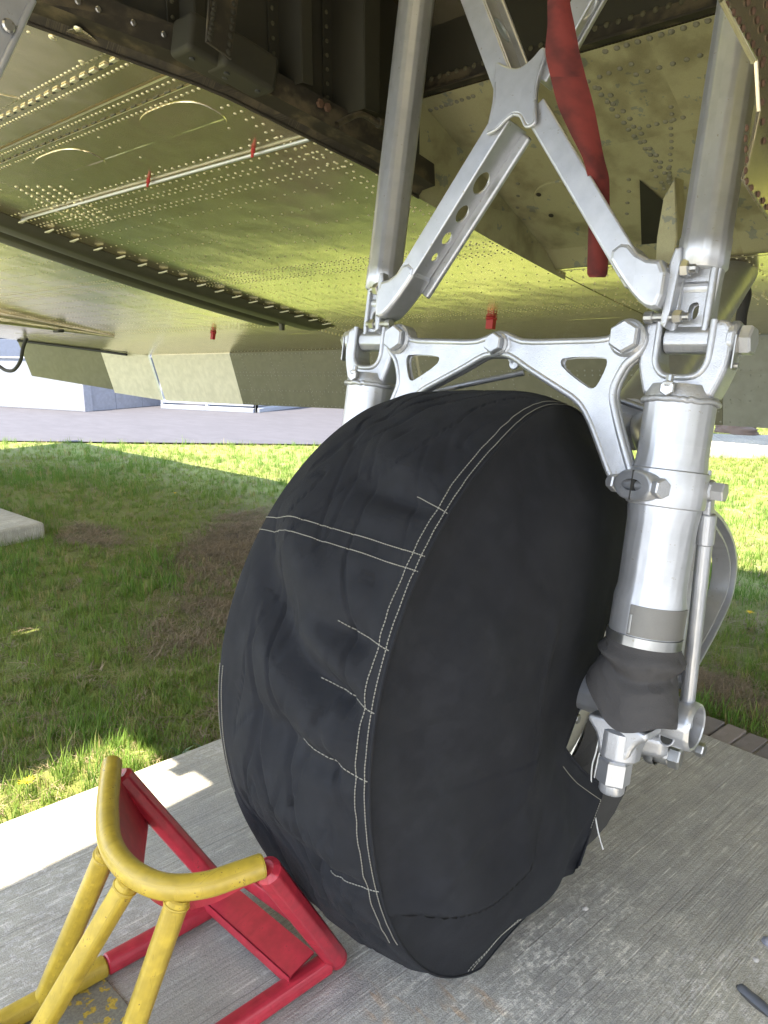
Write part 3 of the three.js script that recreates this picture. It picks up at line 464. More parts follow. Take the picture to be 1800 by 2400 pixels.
/* ---------- landing gear ---------- */
const GA = -0.175, GO = V(0, 0, 0.17);                     // strut axis leans aft going up
const gN = V(0, -Math.sin(GA), Math.cos(GA)), gS = V(0, Math.cos(GA), Math.sin(GA));
const gl = (px, py, zp) => { const P = hitPlane(px, py, gN, gN.dot(GO) + zp), r = P.clone().sub(GO); return [P.x, r.dot(gS)]; };
function gearGroup(name) { const g = group(name, plane); g.position.copy(GO); g.rotation.x = GA; return g; }
const SX = 0.33;
function strut(side) {
  const g = gearGroup('shock_strut'); g.position.x = side * SX;
  g.userData.label = side > 0 ? 'silver shock strut with dark rubber boot on the inboard side of the wheel' : 'silver shock strut on the outboard side of the wheel';
  const inn = -side;                                       // towards the wheel
  mesh('upper_tube', lathe([[0, 1.264], [0.034, 1.264], [0.0372, 1.268], [0.0372, 1.310], [0.0360, 1.312], [0.0360, 2.35]], 48), M.silver, g);
  // link casting: side plates, window, cross web and pin barrel
  const out = [[-0.026, 1.15], [-0.028, 1.20], [-0.034, 1.275], [0.034, 1.275], [0.029, 1.20], [0.026, 1.15]], win = smoothLoop([[-0.010, 1.186], [-0.011, 1.214], [0.004, 1.221], [0.014, 1.214], [0.012, 1.186]], 2);
  const k = side > 0 ? 1 : -1, flip = (a) => a.map(([x, y]) => [x * k, y]);
  mesh('link', [extrude(flip(out), [flip(win)], 0.020, 0.004, 3).translate(0, 0, -0.010), at(rbox(0.012, 0.115, 0.036, 0.005, 3), -0.024 * k, 1.212, 0), at(rbox(0.011, 0.115, 0.036, 0.005, 3), 0.024 * k, 1.212, 0).rotateZ(0), rod(V(-0.026, 1.238, 0.0), V(0.026, 1.238, 0.0), 0.013, 20)], M.castSilver, g);
  mesh('pin_barrel', rod(V(-0.0345, 1.160, 0), V(0.0345, 1.160, 0), 0.0215, 32, 0.08), M.castSilver, g);
  // fork with deep slot and raised rim
  const fo = [[-0.050, 1.066], [-0.062, 1.10], [-0.069, 1.125], [-0.069, 1.165], [-0.064, 1.183], [-0.050, 1.188], [-0.040, 1.184], [-0.0375, 1.170], [-0.0365, 1.128], [-0.030, 1.112], [-0.018, 1.105], [0.018, 1.105], [0.030, 1.112], [0.0365, 1.128], [0.0375, 1.170], [0.040, 1.184], [0.050, 1.188], [0.064, 1.183], [0.070, 1.165], [0.070, 1.125], [0.063, 1.10], [0.050, 1.066]];
  mesh('fork', [extrude(smoothLoop(fo, 1), null, 0.052, 0.009, 4).translate(0, 0, -0.026), lathe([[0.0545, 1.064], [0.0535, 1.075], [0.046, 1.090], [0, 1.092]], 40), rod(V(0.058, 1.160, 0), V(0.073, 1.160, 0), 0.028, 28), rod(V(-0.073, 1.160, 0), V(-0.058, 1.160, 0), 0.028, 28)], M.castSilver, g);
  const rimP = [[-0.0405, 1.186], [-0.0405, 1.150], [-0.0395, 1.126], [-0.031, 1.109], [-0.016, 1.1015], [0.016, 1.1015], [0.031, 1.109], [0.0395, 1.126], [0.0405, 1.150], [0.0405, 1.186]].map(([x, y]) => V(x, y, 0.0245));
  mesh('fork_rim', tube(rimP, 0.0052, 60, 10), M.castSilver, g);
  mesh('pin_head', hexBolt(V(side * 0.073, 1.160, 0), V(side * 0.092, 1.160, 0), 0.0225), M.castSilver, g);
  mesh('lock_tab', [at(rbox(0.003, 0.05, 0.018, 0.002, 1), side * 0.0745, 1.140, 0.018), rod(V(side * 0.074, 1.121, 0.019), V(side * 0.082, 1.121, 0.019), 0.004, 10)], M.steel, g);
  mesh('grease_nipple', [hexBolt(V(0, 1.080, 0.050), V(0, 1.080, 0.062), 0.012), rod(V(0, 1.080, 0.056), V(0, 1.100, 0.054), 0.0055, 10), hexBolt(V(0, 1.083, 0.056), V(0, 1.090, 0.056), 0.009)], M.steel, g);
  // weld bead
  const wp = []; for (let i = 0; i < 60; i++) { const a = i / 60 * Math.PI * 2; wp.push(V(Math.cos(a) * 0.0545, 1.066 + 0.003 * (vn(i * 0.9, side) - 0.5), Math.sin(a) * 0.0545)); }
  mesh('weld_bead', new THREE.TubeGeometry(new THREE.CatmullRomCurve3(wp, true), 150, 0.0046, 8, true), M.castSilver, g);
  // lower cylinder
  mesh('lower_cylinder', lathe([[0.0525, 1.066], [0.0525, 0.985], [0.0545, 0.962], [0.0545, 0.900], [0.0525, 0.880], [0.0515, 0.79], [0.0520, 0.775], [0.0550, 0.757], [0.0555, 0.70], [0.054, 0.69], [0, 0.69]], 64), M.silver, g);
  // collar clamp with split lug towards the wheel's front
  mesh('collar', lathe([[0.0546, 0.962], [0.0585, 0.960], [0.0592, 0.952], [0.0592, 0.914], [0.0585, 0.906], [0.0546, 0.904]], 64), M.silver, g);
  const lg = extrude(smoothLoop([[-0.046, 0], [-0.034, 0.018], [-0.014, 0.024], [0.014, 0.024], [0.034, 0.018], [0.046, 0], [0.034, -0.018], [0.014, -0.024], [-0.014, -0.024], [-0.034, -0.018]], 2), [smoothLoop([[-0.032, 0], [-0.016, 0.014], [0.016, 0.014], [0.032, 0], [0.016, -0.014], [-0.016, -0.014]], 2)], 0.026, 0.005, 3);
  lg.translate(0, 0, 0.044); lg.rotateY(inn * 0.45); lg.translate(0, 0.932, 0); mesh('clamp_lug', lg, M.castSilver, g);
  { const R = (x, y, z) => V(x, y, z).applyAxisAngle(UP, inn * 0.45).add(V(0, 0.932, 0)); mesh('clamp_bolt', [rod(R(-0.042, 0, 0.056), R(0.042, 0, 0.056), 0.0095, 16), hexBolt(R(0.040, 0, 0.056), R(0.054, 0, 0.056), 0.0155), hexBolt(R(-0.062, 0, 0.056), R(-0.046, 0, 0.056), 0.0155), rod(R(-0.068, 0, 0.056), R(-0.060, 0, 0.056), 0.010, 14)], M.castSilver, g); mesh('clamp_split', at(rbox(0.0022, 0.046, 0.030, 0.0005, 1), 0, 0, 0.0562).applyMatrix4(new THREE.Matrix4().makeRotationY(inn * 0.45)).translate(0, 0.932, 0), M.dark, g); }
  // data plate, band, boot
  const pa = side > 0 ? 0.0 : Math.PI; mesh('data_plate', new THREE.CylinderGeometry(0.0572, 0.0572, 0.047, 30, 1, false, -0.1, 1.9).translate(0, 0.728, 0), M.plate, g);
  mesh('data_plate_strip', at(rbox(0.004, 0.03, 0.002, 0.0008, 1), 0, 0, 0.0578).applyMatrix4(new THREE.Matrix4().makeRotationY(-0.04)).translate(0, 0.722, 0), M.steel, g);
  mesh('clamp_band', lathe([[0.0565, 0.703], [0.0582, 0.7025], [0.0582, 0.6875], [0.0565, 0.687]], 48), M.steel, g);
  const boot = grid(90, 40, (u, v) => {
    const a = u * Math.PI * 2, ca = Math.cos(a), sa = Math.sin(a);
    const low = 0.600 - 0.038 * smooth(-0.3, 1, Math.cos(a - 0.75)) + 0.010 * Math.sin(3 * a), s = mix(0.690, low, v);
    let r = 0.057 + 0.011 * smooth(0.15, 1, v) + 0.010 * Math.exp(-((v - 0.22) ** 2) / 0.01) - 0.008 * Math.exp(-((v - 0.36 - 0.08 * Math.sin(a * 1.0 + 0.6)) ** 2) / 0.006) * (0.5 + 0.5 * Math.cos(a - 1.1));
    r += 0.006 * (fbm(a * 1.3 + 5, v * 4, 3) - 0.5) * 2 * smooth(0, 0.2, v);
    if (u === 1) r = 0.057 + 0.011 * smooth(0.15, 1, v) + 0.010 * Math.exp(-((v - 0.22) ** 2) / 0.01) - 0.008 * Math.exp(-((v - 0.36 - 0.08 * Math.sin(0.6)) ** 2) / 0.006) * (0.5 + 0.5 * Math.cos(-1.1)) + 0.006 * (fbm(5, v * 4, 3) - 0.5) * 2 * smooth(0, 0.2, v);
    const bulge = 1 + 0.28 * smooth(0.35, 1, v) * smooth(0, 1, -side * ca * 0.5 + 0.2);
    return V(ca * r * bulge, s, sa * r);
  });
  mesh('rubber_boot', boot, M.boot, g);
  // piston end, axle clamp with U-shaped face, big nut
  mesh('piston_rod', rod(V(0, 0.50, 0.040), V(0, 0.61, 0.030), 0.0155, 24), M.silver, g);
  const uf = smoothLoop([[-0.046, 0.566], [-0.050, 0.555], [-0.040, 0.546], [-0.030, 0.535], [-0.024, 0.512], [-0.012, 0.503], [0.012, 0.503], [0.024, 0.512], [0.030, 0.535], [0.040, 0.548], [0.050, 0.553], [0.046, 0.566]], 1);
  mesh('axle_clamp', [extrude(flip(uf), null, 0.060, 0.006, 3).translate(0, 0, -0.005), rod(V(0, 0.503, 0.028), V(0, 0.553, 0.028), 0.0325, 32)], M.castSilver, g);
  mesh('piston_nut', [hexBolt(V(0, 0.462, 0.036), V(0, 0.503, 0.036), 0.026), lathe([[0.0, 0.447], [0.017, 0.447], [0.020, 0.451], [0.020, 0.463]], 24).translate(0, 0, 0.036)], M.silver, g);
  return g;
}
const strutIn = strut(1), strutOut = strut(-1);

// hollow axle and the fittings around its inboard end
{
  const ax = group('axle', plane), Y = 0.532, Z = -0.005;
  const tg = lathe([[0.0335, 0.405], [0.0360, 0.407], [0.0395, 0.404], [0.0405, 0.398], [0.0405, 0.345], [0.034, 0.32], [0.034, -0.34], [0.0405, -0.36], [0.0405, -0.40], [0.036, -0.404], [0.0335, -0.39], [0.0335, 0.405]], 48).rotateZ(-Math.PI / 2).translate(0, Y, Z);
  mesh('axle_tube', tg, M.silver, ax);
  mesh('side_hole', lathe([[0.0, 0.0006], [0.0105, 0.0006]], 24).rotateX(Math.PI / 2 - 0.35).translate(0.374, Y - 0.014, Z + 0.0382), M.dark, ax);
  mesh('hole_rim', new THREE.TorusGeometry(0.0115, 0.0018, 8, 28).rotateX(-0.35).translate(0.374, Y - 0.014, Z + 0.0384), M.castSilver, ax);
  mesh('clamp_arm', [beam(V(0.27, 0.50, 0.045), V(0.372, 0.497, 0.015), 0.044, 0.045, 0.016), rod(V(0.245, Y, Z), V(0.28, Y, Z), 0.03, 32, 0.2)], M.castSilver, ax);
  mesh('lower_bolt', [rod(V(0.27, 0.470, 0.01), V(0.372, 0.470, 0.0), 0.0165, 20), hexBolt(V(0.368, 0.470, 0.0), V(0.388, 0.470, -0.002), 0.0185), lathe([[0.021, 0], [0.0225, 0.008], [0.021, 0.016]], 20).rotateZ(-Math.PI / 2).translate(0.335, 0.470, 0.004)], M.steel, ax);
  mesh('rear_bolt', [rod(V(0.36, 0.472, -0.05), V(0.400, 0.472, -0.05), 0.009, 12), hexBolt(V(0.395, 0.472, -0.05), V(0.408, 0.472, -0.05), 0.0125)], M.steel, ax);
  mesh('upper_bolt', [rod(V(0.32, 0.60, -0.025), V(0.368, 0.60, -0.03), 0.018, 20), hexBolt(V(0.362, 0.60, -0.03), V(0.380, 0.60, -0.03), 0.0195)], M.castSilver, ax);
}
// folding cross truss between the two struts, two cast halves
{
  const outPx = [[1157, 806], [1163, 789], [1180, 782], [1198, 785], [1215, 795], [1240, 803], [1330, 801], [1420, 798], [1440, 787], [1452, 765], [1475, 757], [1497, 764], [1510, 790], [1502, 815], [1487, 834], [1465, 852], [1450, 878], [1438, 905], [1434, 930], [1440, 965], [1448, 1005], [1462, 1060], [1474, 1105], [1470, 1127], [1440, 1132], [1425, 1105], [1405, 1045], [1380, 975], [1358, 938], [1310, 905], [1250, 865], [1212, 836], [1195, 830], [1170, 830], [1158, 820]];
  const winPx = [[1335, 838], [1415, 837], [1423, 847], [1420, 865], [1402, 902], [1390, 910], [1378, 907], [1330, 868], [1325, 850]];
  const o = outPx.map((p) => gl(...p, 0.028)), w = winPx.map((p) => gl(...p, 0.028)), x0 = gl(1180, 808, 0.028)[0], xr = gl(1472, 793, 0.028);
  const fit = (a) => a.map(([x, s]) => [(x - x0) * 0.243 / (xr[0] - x0), s]);
  for (const side of [1, -1]) {
    const g = gearGroup('cross_truss'); g.userData.label = side > 0 ? 'cast silver truss half bolted to the inboard strut' : 'cast silver truss half bolted to the outboard strut';
    const mir = (a) => { const q = a.map(([x, s]) => [x * side, s]); return side > 0 ? q : q.reverse(); };
    const O = mir(smoothLoop(fit(o), 1)), W = mir(((q) => { const c = q.reduce((s, p) => [s[0] + p[0] / q.length, s[1] + p[1] / q.length], [0, 0]); return q.map((p) => [c[0] + (p[0] - c[0]) * 1.2, c[1] + (p[1] - c[1]) * 1.2]); })(smoothLoop(fit(w), 1)));
    mesh('casting', extrude(O, [W], 0.016, 0.004, 3).translate(0, 0, 0.014), M.castSilver, g);
    const loop = (a, r, z, inset) => { const c = new THREE.CatmullRomCurve3(a.map(([x, s]) => V(x, s, z)), true, 'catmullrom', 0.3); return new THREE.TubeGeometry(c, a.length * 3, r, 8, true); };
    mesh('flange', [loop(O, 0.0065, 0.026), loop(W, 0.0042, 0.026), loop(O, 0.006, 0.012)], M.castSilver, g);
    const ob = V(side * 0.243, xr[1], 0); mesh('outer_boss', rod(ob.clone().setZ(0.0), ob.clone().setZ(0.037), 0.030, 32, 0.15), M.castSilver, g);
    mesh('outer_bolt', hexBolt(ob.clone().setZ(0.036), ob.clone().setZ(0.050), 0.026), M.castSilver, g);
    // lug of the strut that the truss is pinned to
    mesh('strut_lug', beam(V(side * 0.245, xr[1], 0.008), V(side * 0.285, 1.135, 0.004), 0.036, 0.030, 0.008, V(0, 1, 0)), M.castSilver, g);
    if (side > 0) { const mb = V(0, gl(1180, 808, 0.028)[1], 0); mesh('middle_boss', [rod(mb.clone().setZ(0.004), mb.clone().setZ(0.038), 0.0215, 28, 0.15)], M.castSilver, g); mesh('middle_bolt', hexBolt(mb.clone().setZ(0.037), mb.clone().setZ(0.051), 0.0185), M.castSilver, g); mesh('latch_eye', [rod(V(0.022, 1.118, 0.0), V(0.022, 1.118, 0.006), 0.010, 14), beam(V(0, 1.14, 0.003), V(0.022, 1.118, 0.003), 0.01, 0.006, 0.002)], M.castSilver, g); }
  }
  const st = gearGroup('stay_rods'); mesh('rod', rod(V(0.02, 1.118, -0.10), V(0.30, 1.045, -0.05), 0.006, 12), M.castSilver, st); mesh('rod', rod(V(-0.02, 1.118, -0.10), V(-0.30, 1.045, -0.05), 0.006, 12), M.castSilver, st);
}
// crossed upper brace: four channel arms meeting under a welded plate
{
  const g = gearGroup('cross_brace'); g.userData.label = 'silver X shaped brace with round lightening holes';
  const ZF = 0.048;
  const arm = (dx, A, B, inner, hs, name) => {             // A, B: [x, s] centre line of the front flange; inner: -1 or 1 side of the web
    const a = V(A[0], A[1], ZF), b = V(B[0], B[1], ZF), d = b.clone().sub(a), L = d.length(), ang = Math.atan2(d.y, d.x), n = V(-d.y, d.x, 0).normalize();
    const fl = at(rbox(L, 0.040, 0.007, 0.003, 2), L / 2, 0, 0).rotateZ(ang).translate(a.x, a.y, a.z);
    const holes = hs.map(([t, r]) => Array.from({ length: 28 }, (_, i) => [L * t + r * Math.cos(i / 28 * 6.2832), -0.028 + r * 0.8 * Math.sin(i / 28 * 6.2832)]));
    const web = extrude([[0, 0], [0, -0.058], [L * 0.93, -0.048], [L, -0.03], [L, 0]], holes, 0.005, 0.001, 1);
    web.rotateX(Math.PI / 2).rotateZ(0); web.rotateZ(ang); web.translate(a.x + n.x * 0.017 * inner, a.y + n.y * 0.017 * inner, a.z);
    const rear = at(rbox(L * 0.98, 0.030, 0.012, 0.005, 2), L / 2, 0, 0).rotateZ(ang).translate(a.x + n.x * 0.020 * inner, a.y + n.y * 0.020 * inner, a.z - 0.057);
    mesh(name, [fl], M.silver, g); mesh('arm_web', [web], M.silver, g); mesh('arm_rear_flange', [rear], M.silver, g);
  };
  const H = [[0.32, 0.021], [0.50, 0.017], [0.65, 0.013], [0.77, 0.009]];
  for (const s of [-1, 1]) {
    arm(s, [s * 0.032 - 0.008, 1.545], [s * 0.240, 1.262], s > 0 ? -1 : 1, H, 'lower_arm');
    arm(s, [s * 0.034 - 0.010, 1.592], [s * 0.36, 2.15], s > 0 ? 1 : -1, [[0.2, 0.026], [0.4, 0.028], [0.6, 0.03], [0.8, 0.03]], 'upper_arm');
    // elbow that turns down to the strut's lug
    const el = smoothLoop([[s * 0.196, 1.286], [s * 0.226, 1.308], [s * 0.258, 1.276], [s * 0.298, 1.270], [s * 0.298, 1.202], [s * 0.278, 1.198], [s * 0.256, 1.214], [s * 0.226, 1.246]], 1); mesh('elbow', extrude(s > 0 ? el : el.reverse(), null, 0.058, 0.008, 3).translate(0, 0, ZF - 0.052), M.silver, g);
    mesh('lug', [extrude(((q) => (s > 0 ? q : q.reverse()))([[s * 0.294, 1.270], [s * 0.300, 1.292], [s * 0.309, 1.292], [s * 0.312, 1.270], [s * 0.308, 1.20], [s * 0.303, 1.172], [s * 0.294, 1.178]]), null, 0.044, 0.004, 2).translate(0, 0, -0.006)], M.castSilver, g);
    for (const [y, z, r] of [[1.262, 0.028, 0.0135], [1.190, 0.030, 0.0105]]) mesh('lug_bolt', [rod(V(s * 0.272, y, z), V(s * 0.335, y, z), r * 0.62, 12), hexBolt(V(s * 0.311, y, z), V(s * 0.325, y, z), r), rod(V(s * 0.266, y, z), V(s * 0.280, y, z), r * 0.9, 12)], M.steel, g);
  }
  const pl = smoothLoop([[-0.066, 1.512], [-0.050, 1.514], [-0.026, 1.532], [-0.011, 1.539], [0.004, 1.534], [0.022, 1.508], [0.038, 1.512], [0.031, 1.55], [0.029, 1.58], [0.040, 1.628], [0.030, 1.640], [0.012, 1.622], [-0.014, 1.612], [-0.042, 1.624], [-0.066, 1.640], [-0.062, 1.60], [-0.058, 1.56]], 2);
  mesh('centre_plate', extrude(pl, null, 0.010, 0.003, 2).translate(0, 0, ZF + 0.002), M.silver, g);
  mesh('weld_bead', [[[-0.062, 1.514], [-0.044, 1.518], [-0.026, 1.531], [-0.013, 1.537]], [[-0.011, 1.537], [0.003, 1.532], [0.020, 1.511], [0.034, 1.514], [0.031, 1.54]], [[-0.060, 1.53], [-0.056, 1.57], [-0.059, 1.60]], [[0.030, 1.55], [0.028, 1.58], [0.036, 1.62]]].map((q) => { const c = new THREE.CatmullRomCurve3(q.map(([x, s]) => V(x, s, ZF + 0.010))); return new THREE.TubeGeometry(c, 30, 0.0034, 8, false); }), M.castSilver, g);
}
// drag strut, bowed link, actuator rod, hose
{
  const d = group('drag_strut', plane); d.userData.label = 'thick silver tube running aft from the axle up to the wing';
  const DE = wingHit(1728, 636), DB = hit(1478, 1000, 'z', -0.34); mesh('tube', [rod(DE, DB, 0.060, 32)], M.silver, d);
  for (const s of [-1, 1]) mesh('fork_arm', tube([DB.clone().add(V(0, 0.02, -0.05)), DB.clone().add(V(s * 0.06, -0.02, 0.05)), V(s * 0.27, 0.82, -0.24), V(s * 0.32, 0.60, -0.08)], 0.026, 40, 16), M.silver, d);
  const pts = [[1632, 1180], [1668, 1215], [1694, 1270], [1700, 1325], [1690, 1390], [1660, 1460], [1622, 1530], [1590, 1585]].map(([a, b]) => hit(a, b, 'x', 0.335));
  const c = new THREE.CatmullRomCurve3(pts), L = [];
  const bow = (dz0, dz1, dx0, dx1) => grid(60, 1, (u, v) => { const p = c.getPoint(u), t = c.getTangent(u), n = V(0, t.z, -t.y).normalize(); return p.clone().addScaledVector(n, mix(dz0, dz1, v)).add(V(mix(dx0, dx1, v), 0, 0)); });
  mesh('bowed_link', [bow(0, 0, -0.022, 0.022), bow(0.006, 0.006, -0.022, 0.022), bow(0, 0.006, 0.022, 0.022), bow(0, 0.006, -0.022, -0.022), bow(0.006, 0.018, 0.006, 0.006), bow(0.006, 0.018, -0.006, -0.006), bow(0.018, 0.018, -0.016, 0.016), bow(0.022, 0.022, -0.016, 0.016), bow(0.018, 0.022, 0.016, 0.016), bow(0.018, 0.022, -0.016, -0.016)], M.silver, d);
  const r = gearGroup('torque_rod'); const A = V(0.385, 0.928, -0.03), B = V(0.385, 0.548, -0.088);
  mesh('rod', rod(A.clone().lerp(B, 0.16), B, 0.0115, 20), M.silver, r); mesh('sleeve', rod(A.clone().lerp(B, 0.07), A.clone().lerp(B, 0.2), 0.0135, 20), M.castSilver, r);
  mesh('clevis', [rod(V(0.372, 0.937, -0.022), V(0.392, 0.937, -0.022), 0.017, 20), hexBolt(V(0.390, 0.937, -0.022), V(0.410, 0.937, -0.022), 0.0155), beam(A.clone().lerp(B, -0.03), A.clone().lerp(B, 0.1), 0.012, 0.02, 0.003), rod(V(0.378, 0.955, -0.03), V(0.378, 0.968, -0.03), 0.004, 10)], M.castSilver, r);
  const HOZ = wingHit(1746, 650).z; const h = group('hose', plane); h.userData.label = 'black ribbed hose looping down behind the strut';
  mesh('hose_loop', tube([[1742, 668], [1748, 690], [1738, 740], [1734, 790], [1722, 835], [1698, 856], [1675, 838], [1668, 800]].map(([a, b]) => hit(a, b, 'z', HOZ)), 0.017, 80, 14), M.hose, h);
  mesh('hose_end', hexBolt(hit(1746, 652, 'z', HOZ), hit(1742, 672, 'z', HOZ), 0.02), M.rust, h);
  const h2 = group('hose', plane); h2.userData.label = 'black hose hanging from the outer wing beside the aileron';
  mesh('hose_loop', tube([[64, 788], [54, 815], [48, 845], [34, 866], [18, 869], [2, 861], [-20, 842]].map(([a, b]) => hit(a, b, 'z', -2.0)), 0.018, 60, 12), M.hose, h2);
}
// main wheel under the cover
{
  const w = group('main_wheel', plane), R = 0.522;
  const prof = [[0.245, -0.085], [0.27, -0.105], [0.34, -0.122], [0.42, -0.120], [0.475, -0.098], [0.508, -0.06], [R, 0], [0.508, 0.06], [0.475, 0.098], [0.42, 0.120], [0.34, 0.122], [0.27, 0.105], [0.245, 0.085]];
  const tg = new THREE.LatheGeometry(new THREE.SplineCurve(prof.map(V2)).getPoints(60), 96).rotateZ(-Math.PI / 2).translate(0, 0.53, 0), p = tg.attributes.position;
  for (let i = 0; i < p.count; i++) { const x = p.getX(i), y = p.getY(i), z = p.getZ(i); const a0 = Math.atan2(y - 0.53, z), k0 = 0.952 + 0.055 * Math.exp(-(((a0 + 1.62) / 0.62) ** 2)); { const yy = 0.53 + (y - 0.53) * k0; p.setY(i, yy < 0.006 ? 0.004 + yy * 0.02 : yy); p.setZ(i, z * k0); } const a = Math.atan2(y - 0.53, z), r = Math.hypot(y - 0.53, z); { const aa = Math.atan2(p.getY(i) - 0.53, p.getZ(i)); p.setX(i, x * (1 + 0.62 * Math.exp(-(((aa + 2.2) / 0.55) ** 2)))); } if (y < 0.35 && z < 0 && Math.abs(x) > 0.09 && r < 0.5) p.setX(i, p.getX(i) + Math.sign(x) * 0.0016 * Math.sin(a * 260 + 2.2 * Math.sin(r * 60))); }
  tg.computeVertexNormals(); mesh('tyre', tg, M.tyre, w);
  mesh('rim', lathe([[0.06, 0.10], [0.12, 0.135], [0.16, 0.150], [0.19, 0.152], [0.21, 0.140], [0.225, 0.118], [0.235, 0.130], [0.252, 0.135], [0.256, 0.125], [0.25, 0.10]], 72).rotateZ(-Math.PI / 2).translate(0, 0.53, 0), M.rimMetal, w);
  mesh('hub', lathe([[0.0, 0.20], [0.045, 0.20], [0.055, 0.19], [0.07, 0.13], [0.09, 0.11]], 40).rotateZ(-Math.PI / 2).translate(0, 0.53, 0), M.castSilver, w);
  for (let i = 0; i < 10; i++) { const a = i / 10 * Math.PI * 2 + 0.25, y = 0.53 + 0.14 * Math.sin(a), z = 0.14 * Math.cos(a); mesh('rim_bolt', hexBolt(V(0.14, y, z), V(0.158, y, z), 0.010), M.steel, w); }
}
/* ---------- black cloth cover over the wheel ---------- */
const WC = V(0, 0.53, 0);
{
  const tw = tex(512, 512, (i, j) => { const w = ((i + j) % 6) / 6, v = 0.5 + 0.35 * (w - 0.5) + 0.3 * (hash(i, j) - 0.5); return [v, v, v]; }, false, [7, 7]);
  const tc = tex(512, 512, (i, j) => { const a = fbm(i / 60, j / 60, 5), b = fbm(i / 12 + 30, j / 12, 3), lint = hash(i * 3 + 1, j * 7 + 5) > 0.9990 ? 3.2 : 1; const dust = smooth(0.52, 0.72, fbm(i / 28 + 70, j / 28 + 5, 5)); const v = (0.80 + 0.3 * (a - 0.4) + 0.16 * (b - 0.5) + 0.12 * dust) * lint; return [v, v, v * (1.0 - 0.06 * (a - 0.5))]; }, false, [1.6, 1.6]);
  M.cloth = new THREE.MeshPhysicalMaterial({ color: lin(0.0215, 0.0224, 0.0256), roughness: 0.85, specularIntensity: 0.22, side: THREE.DoubleSide, map: tc, bumpMap: tw, bumpScale: 0.0007, sheen: 0.06, sheenRoughness: 0.6, sheenColor: lin(0.5, 0.52, 0.55) });
  M.thread = std(lin(0.26, 0.25, 0.21), 0.9);
}
const cover = group('tyre_cover', scene);
tag(cover, 'black cloth cover with pale stitching pulled over the main wheel', 'tyre cover');
const DEG = Math.PI / 180;
const hIn = (a) => { const d = a / DEG; return d > 60 ? mix(0.17, 0.06, smooth(60, 135, d)) : d < -38 ? mix(0.17, 0.145, smooth(-38, -85, d)) : 0.17; };
const seamR = (a) => { const d = a / DEG; return 0.517 - 0.010 * smooth(80, 140, d) - 0.01 * Math.exp(-((d + 12) ** 2) / 500); };
// darts: angle, where the fold runs out (u), depth
const aOf = (px, py) => { const p = hit(px, py, 'x', 0.17); return Math.atan2(p.y - WC.y, p.z); };
const darts = [[1053, 1207, -0.1, 0.014], [917, 1527, -0.2, 0.018], [875, 1675, -0.6, 0.030], [851, 1841, -0.2, 0.020], [872, 2112, 0.0, 0.014]].map(([x, y, u, d]) => [aOf(x, y), u, d]);
const strapA = aOf(996, 1328);
function coverDent(a, u) {                                 // how far the cloth sinks (+) below its round shape
  let d = 0;
  for (const [da, ue, dep] of darts) {
    const along = 1 - u, len = 1 - ue, bend = da + 0.10 * (1 - u) * (1 - u) * (dep > 0.02 ? 1 : 0.35), q = (a - bend) * 0.52;
    const fade = smooth(0, 0.10, along) * (1 - smooth(len * 0.75, len * 1.35, along)), w = 0.012 + 0.020 * along;
    d += dep * fade * (Math.exp(-(q * q) / (w * w)) - 0.75 * Math.exp(-((q - 2.2 * w) ** 2) / (3.2 * w * w)) * 0.6);
  }
  const low = smooth(75, 10, a / DEG);
  { const c1 = Math.abs(fbm(a * 2.6 + 2.2 * u + 40, u * 1.3 - a * 0.8 + 7, 2) - 0.5), c2 = Math.abs(fbm(a * 4.5 - 2.8 * u + 13, u * 2.4 + a + 21, 2) - 0.5); d += low * 0.006 * (1 - smooth(0, 0.05, c1)) + 0.0035 * (1 - smooth(0, 0.045, c2)); }
  d += low * 0.034 * (fbm(a * 2.0 + 11, u * 1.15 + 4, 3) - 0.5) + 0.010 * (fbm(a * 6 + 3, u * 2.2 + 8, 3) - 0.5);
  d += 0.022 * Math.exp(-(((a / DEG + 22) / 9) ** 2) - ((u + 0.45) / 0.5) ** 2) - 0.014 * Math.exp(-(((a / DEG + 6) / 9) ** 2) - ((u + 0.45) / 0.6) ** 2);   // slack hollow above the chock
  d += 0.010 * Math.exp(-(((a / DEG - 16 - 14 * u) / 4) ** 2)) * smooth(0.2, -0.9, u);
  d += 0.007 * Math.exp(-(((a / DEG - 62 + 10 * u) / 3.5) ** 2)) * smooth(0.3, -0.6, u);
  return d * (1 - smooth(0.6, 0.97, Math.abs(u)));
}
function tread(a, u) {
  const hw = u > 0 ? hIn(a) : 0.172, x = u * hw, crown = 0.022 * (1 - Math.abs(u) ** 2.6), sag = 0.014 * smooth(70, 95, a / DEG);
  const r = seamR(a) + crown - coverDent(a, u) - sag;
  const P = V(x, WC.y + r * Math.sin(a), WC.z + r * Math.cos(a)); const fl = 0.014 + 0.045 * smooth(0.35, 1, u); if (P.y < fl) P.y = fl - (fl - P.y) * 0.05; return P;
}
const A0 = -98 * DEG, A1 = 205 * DEG;
mesh('tread_panel', grid(420, 90, (u, v) => tread(mix(A0, A1, u), mix(-1, 1, v))), M.cloth, cover);
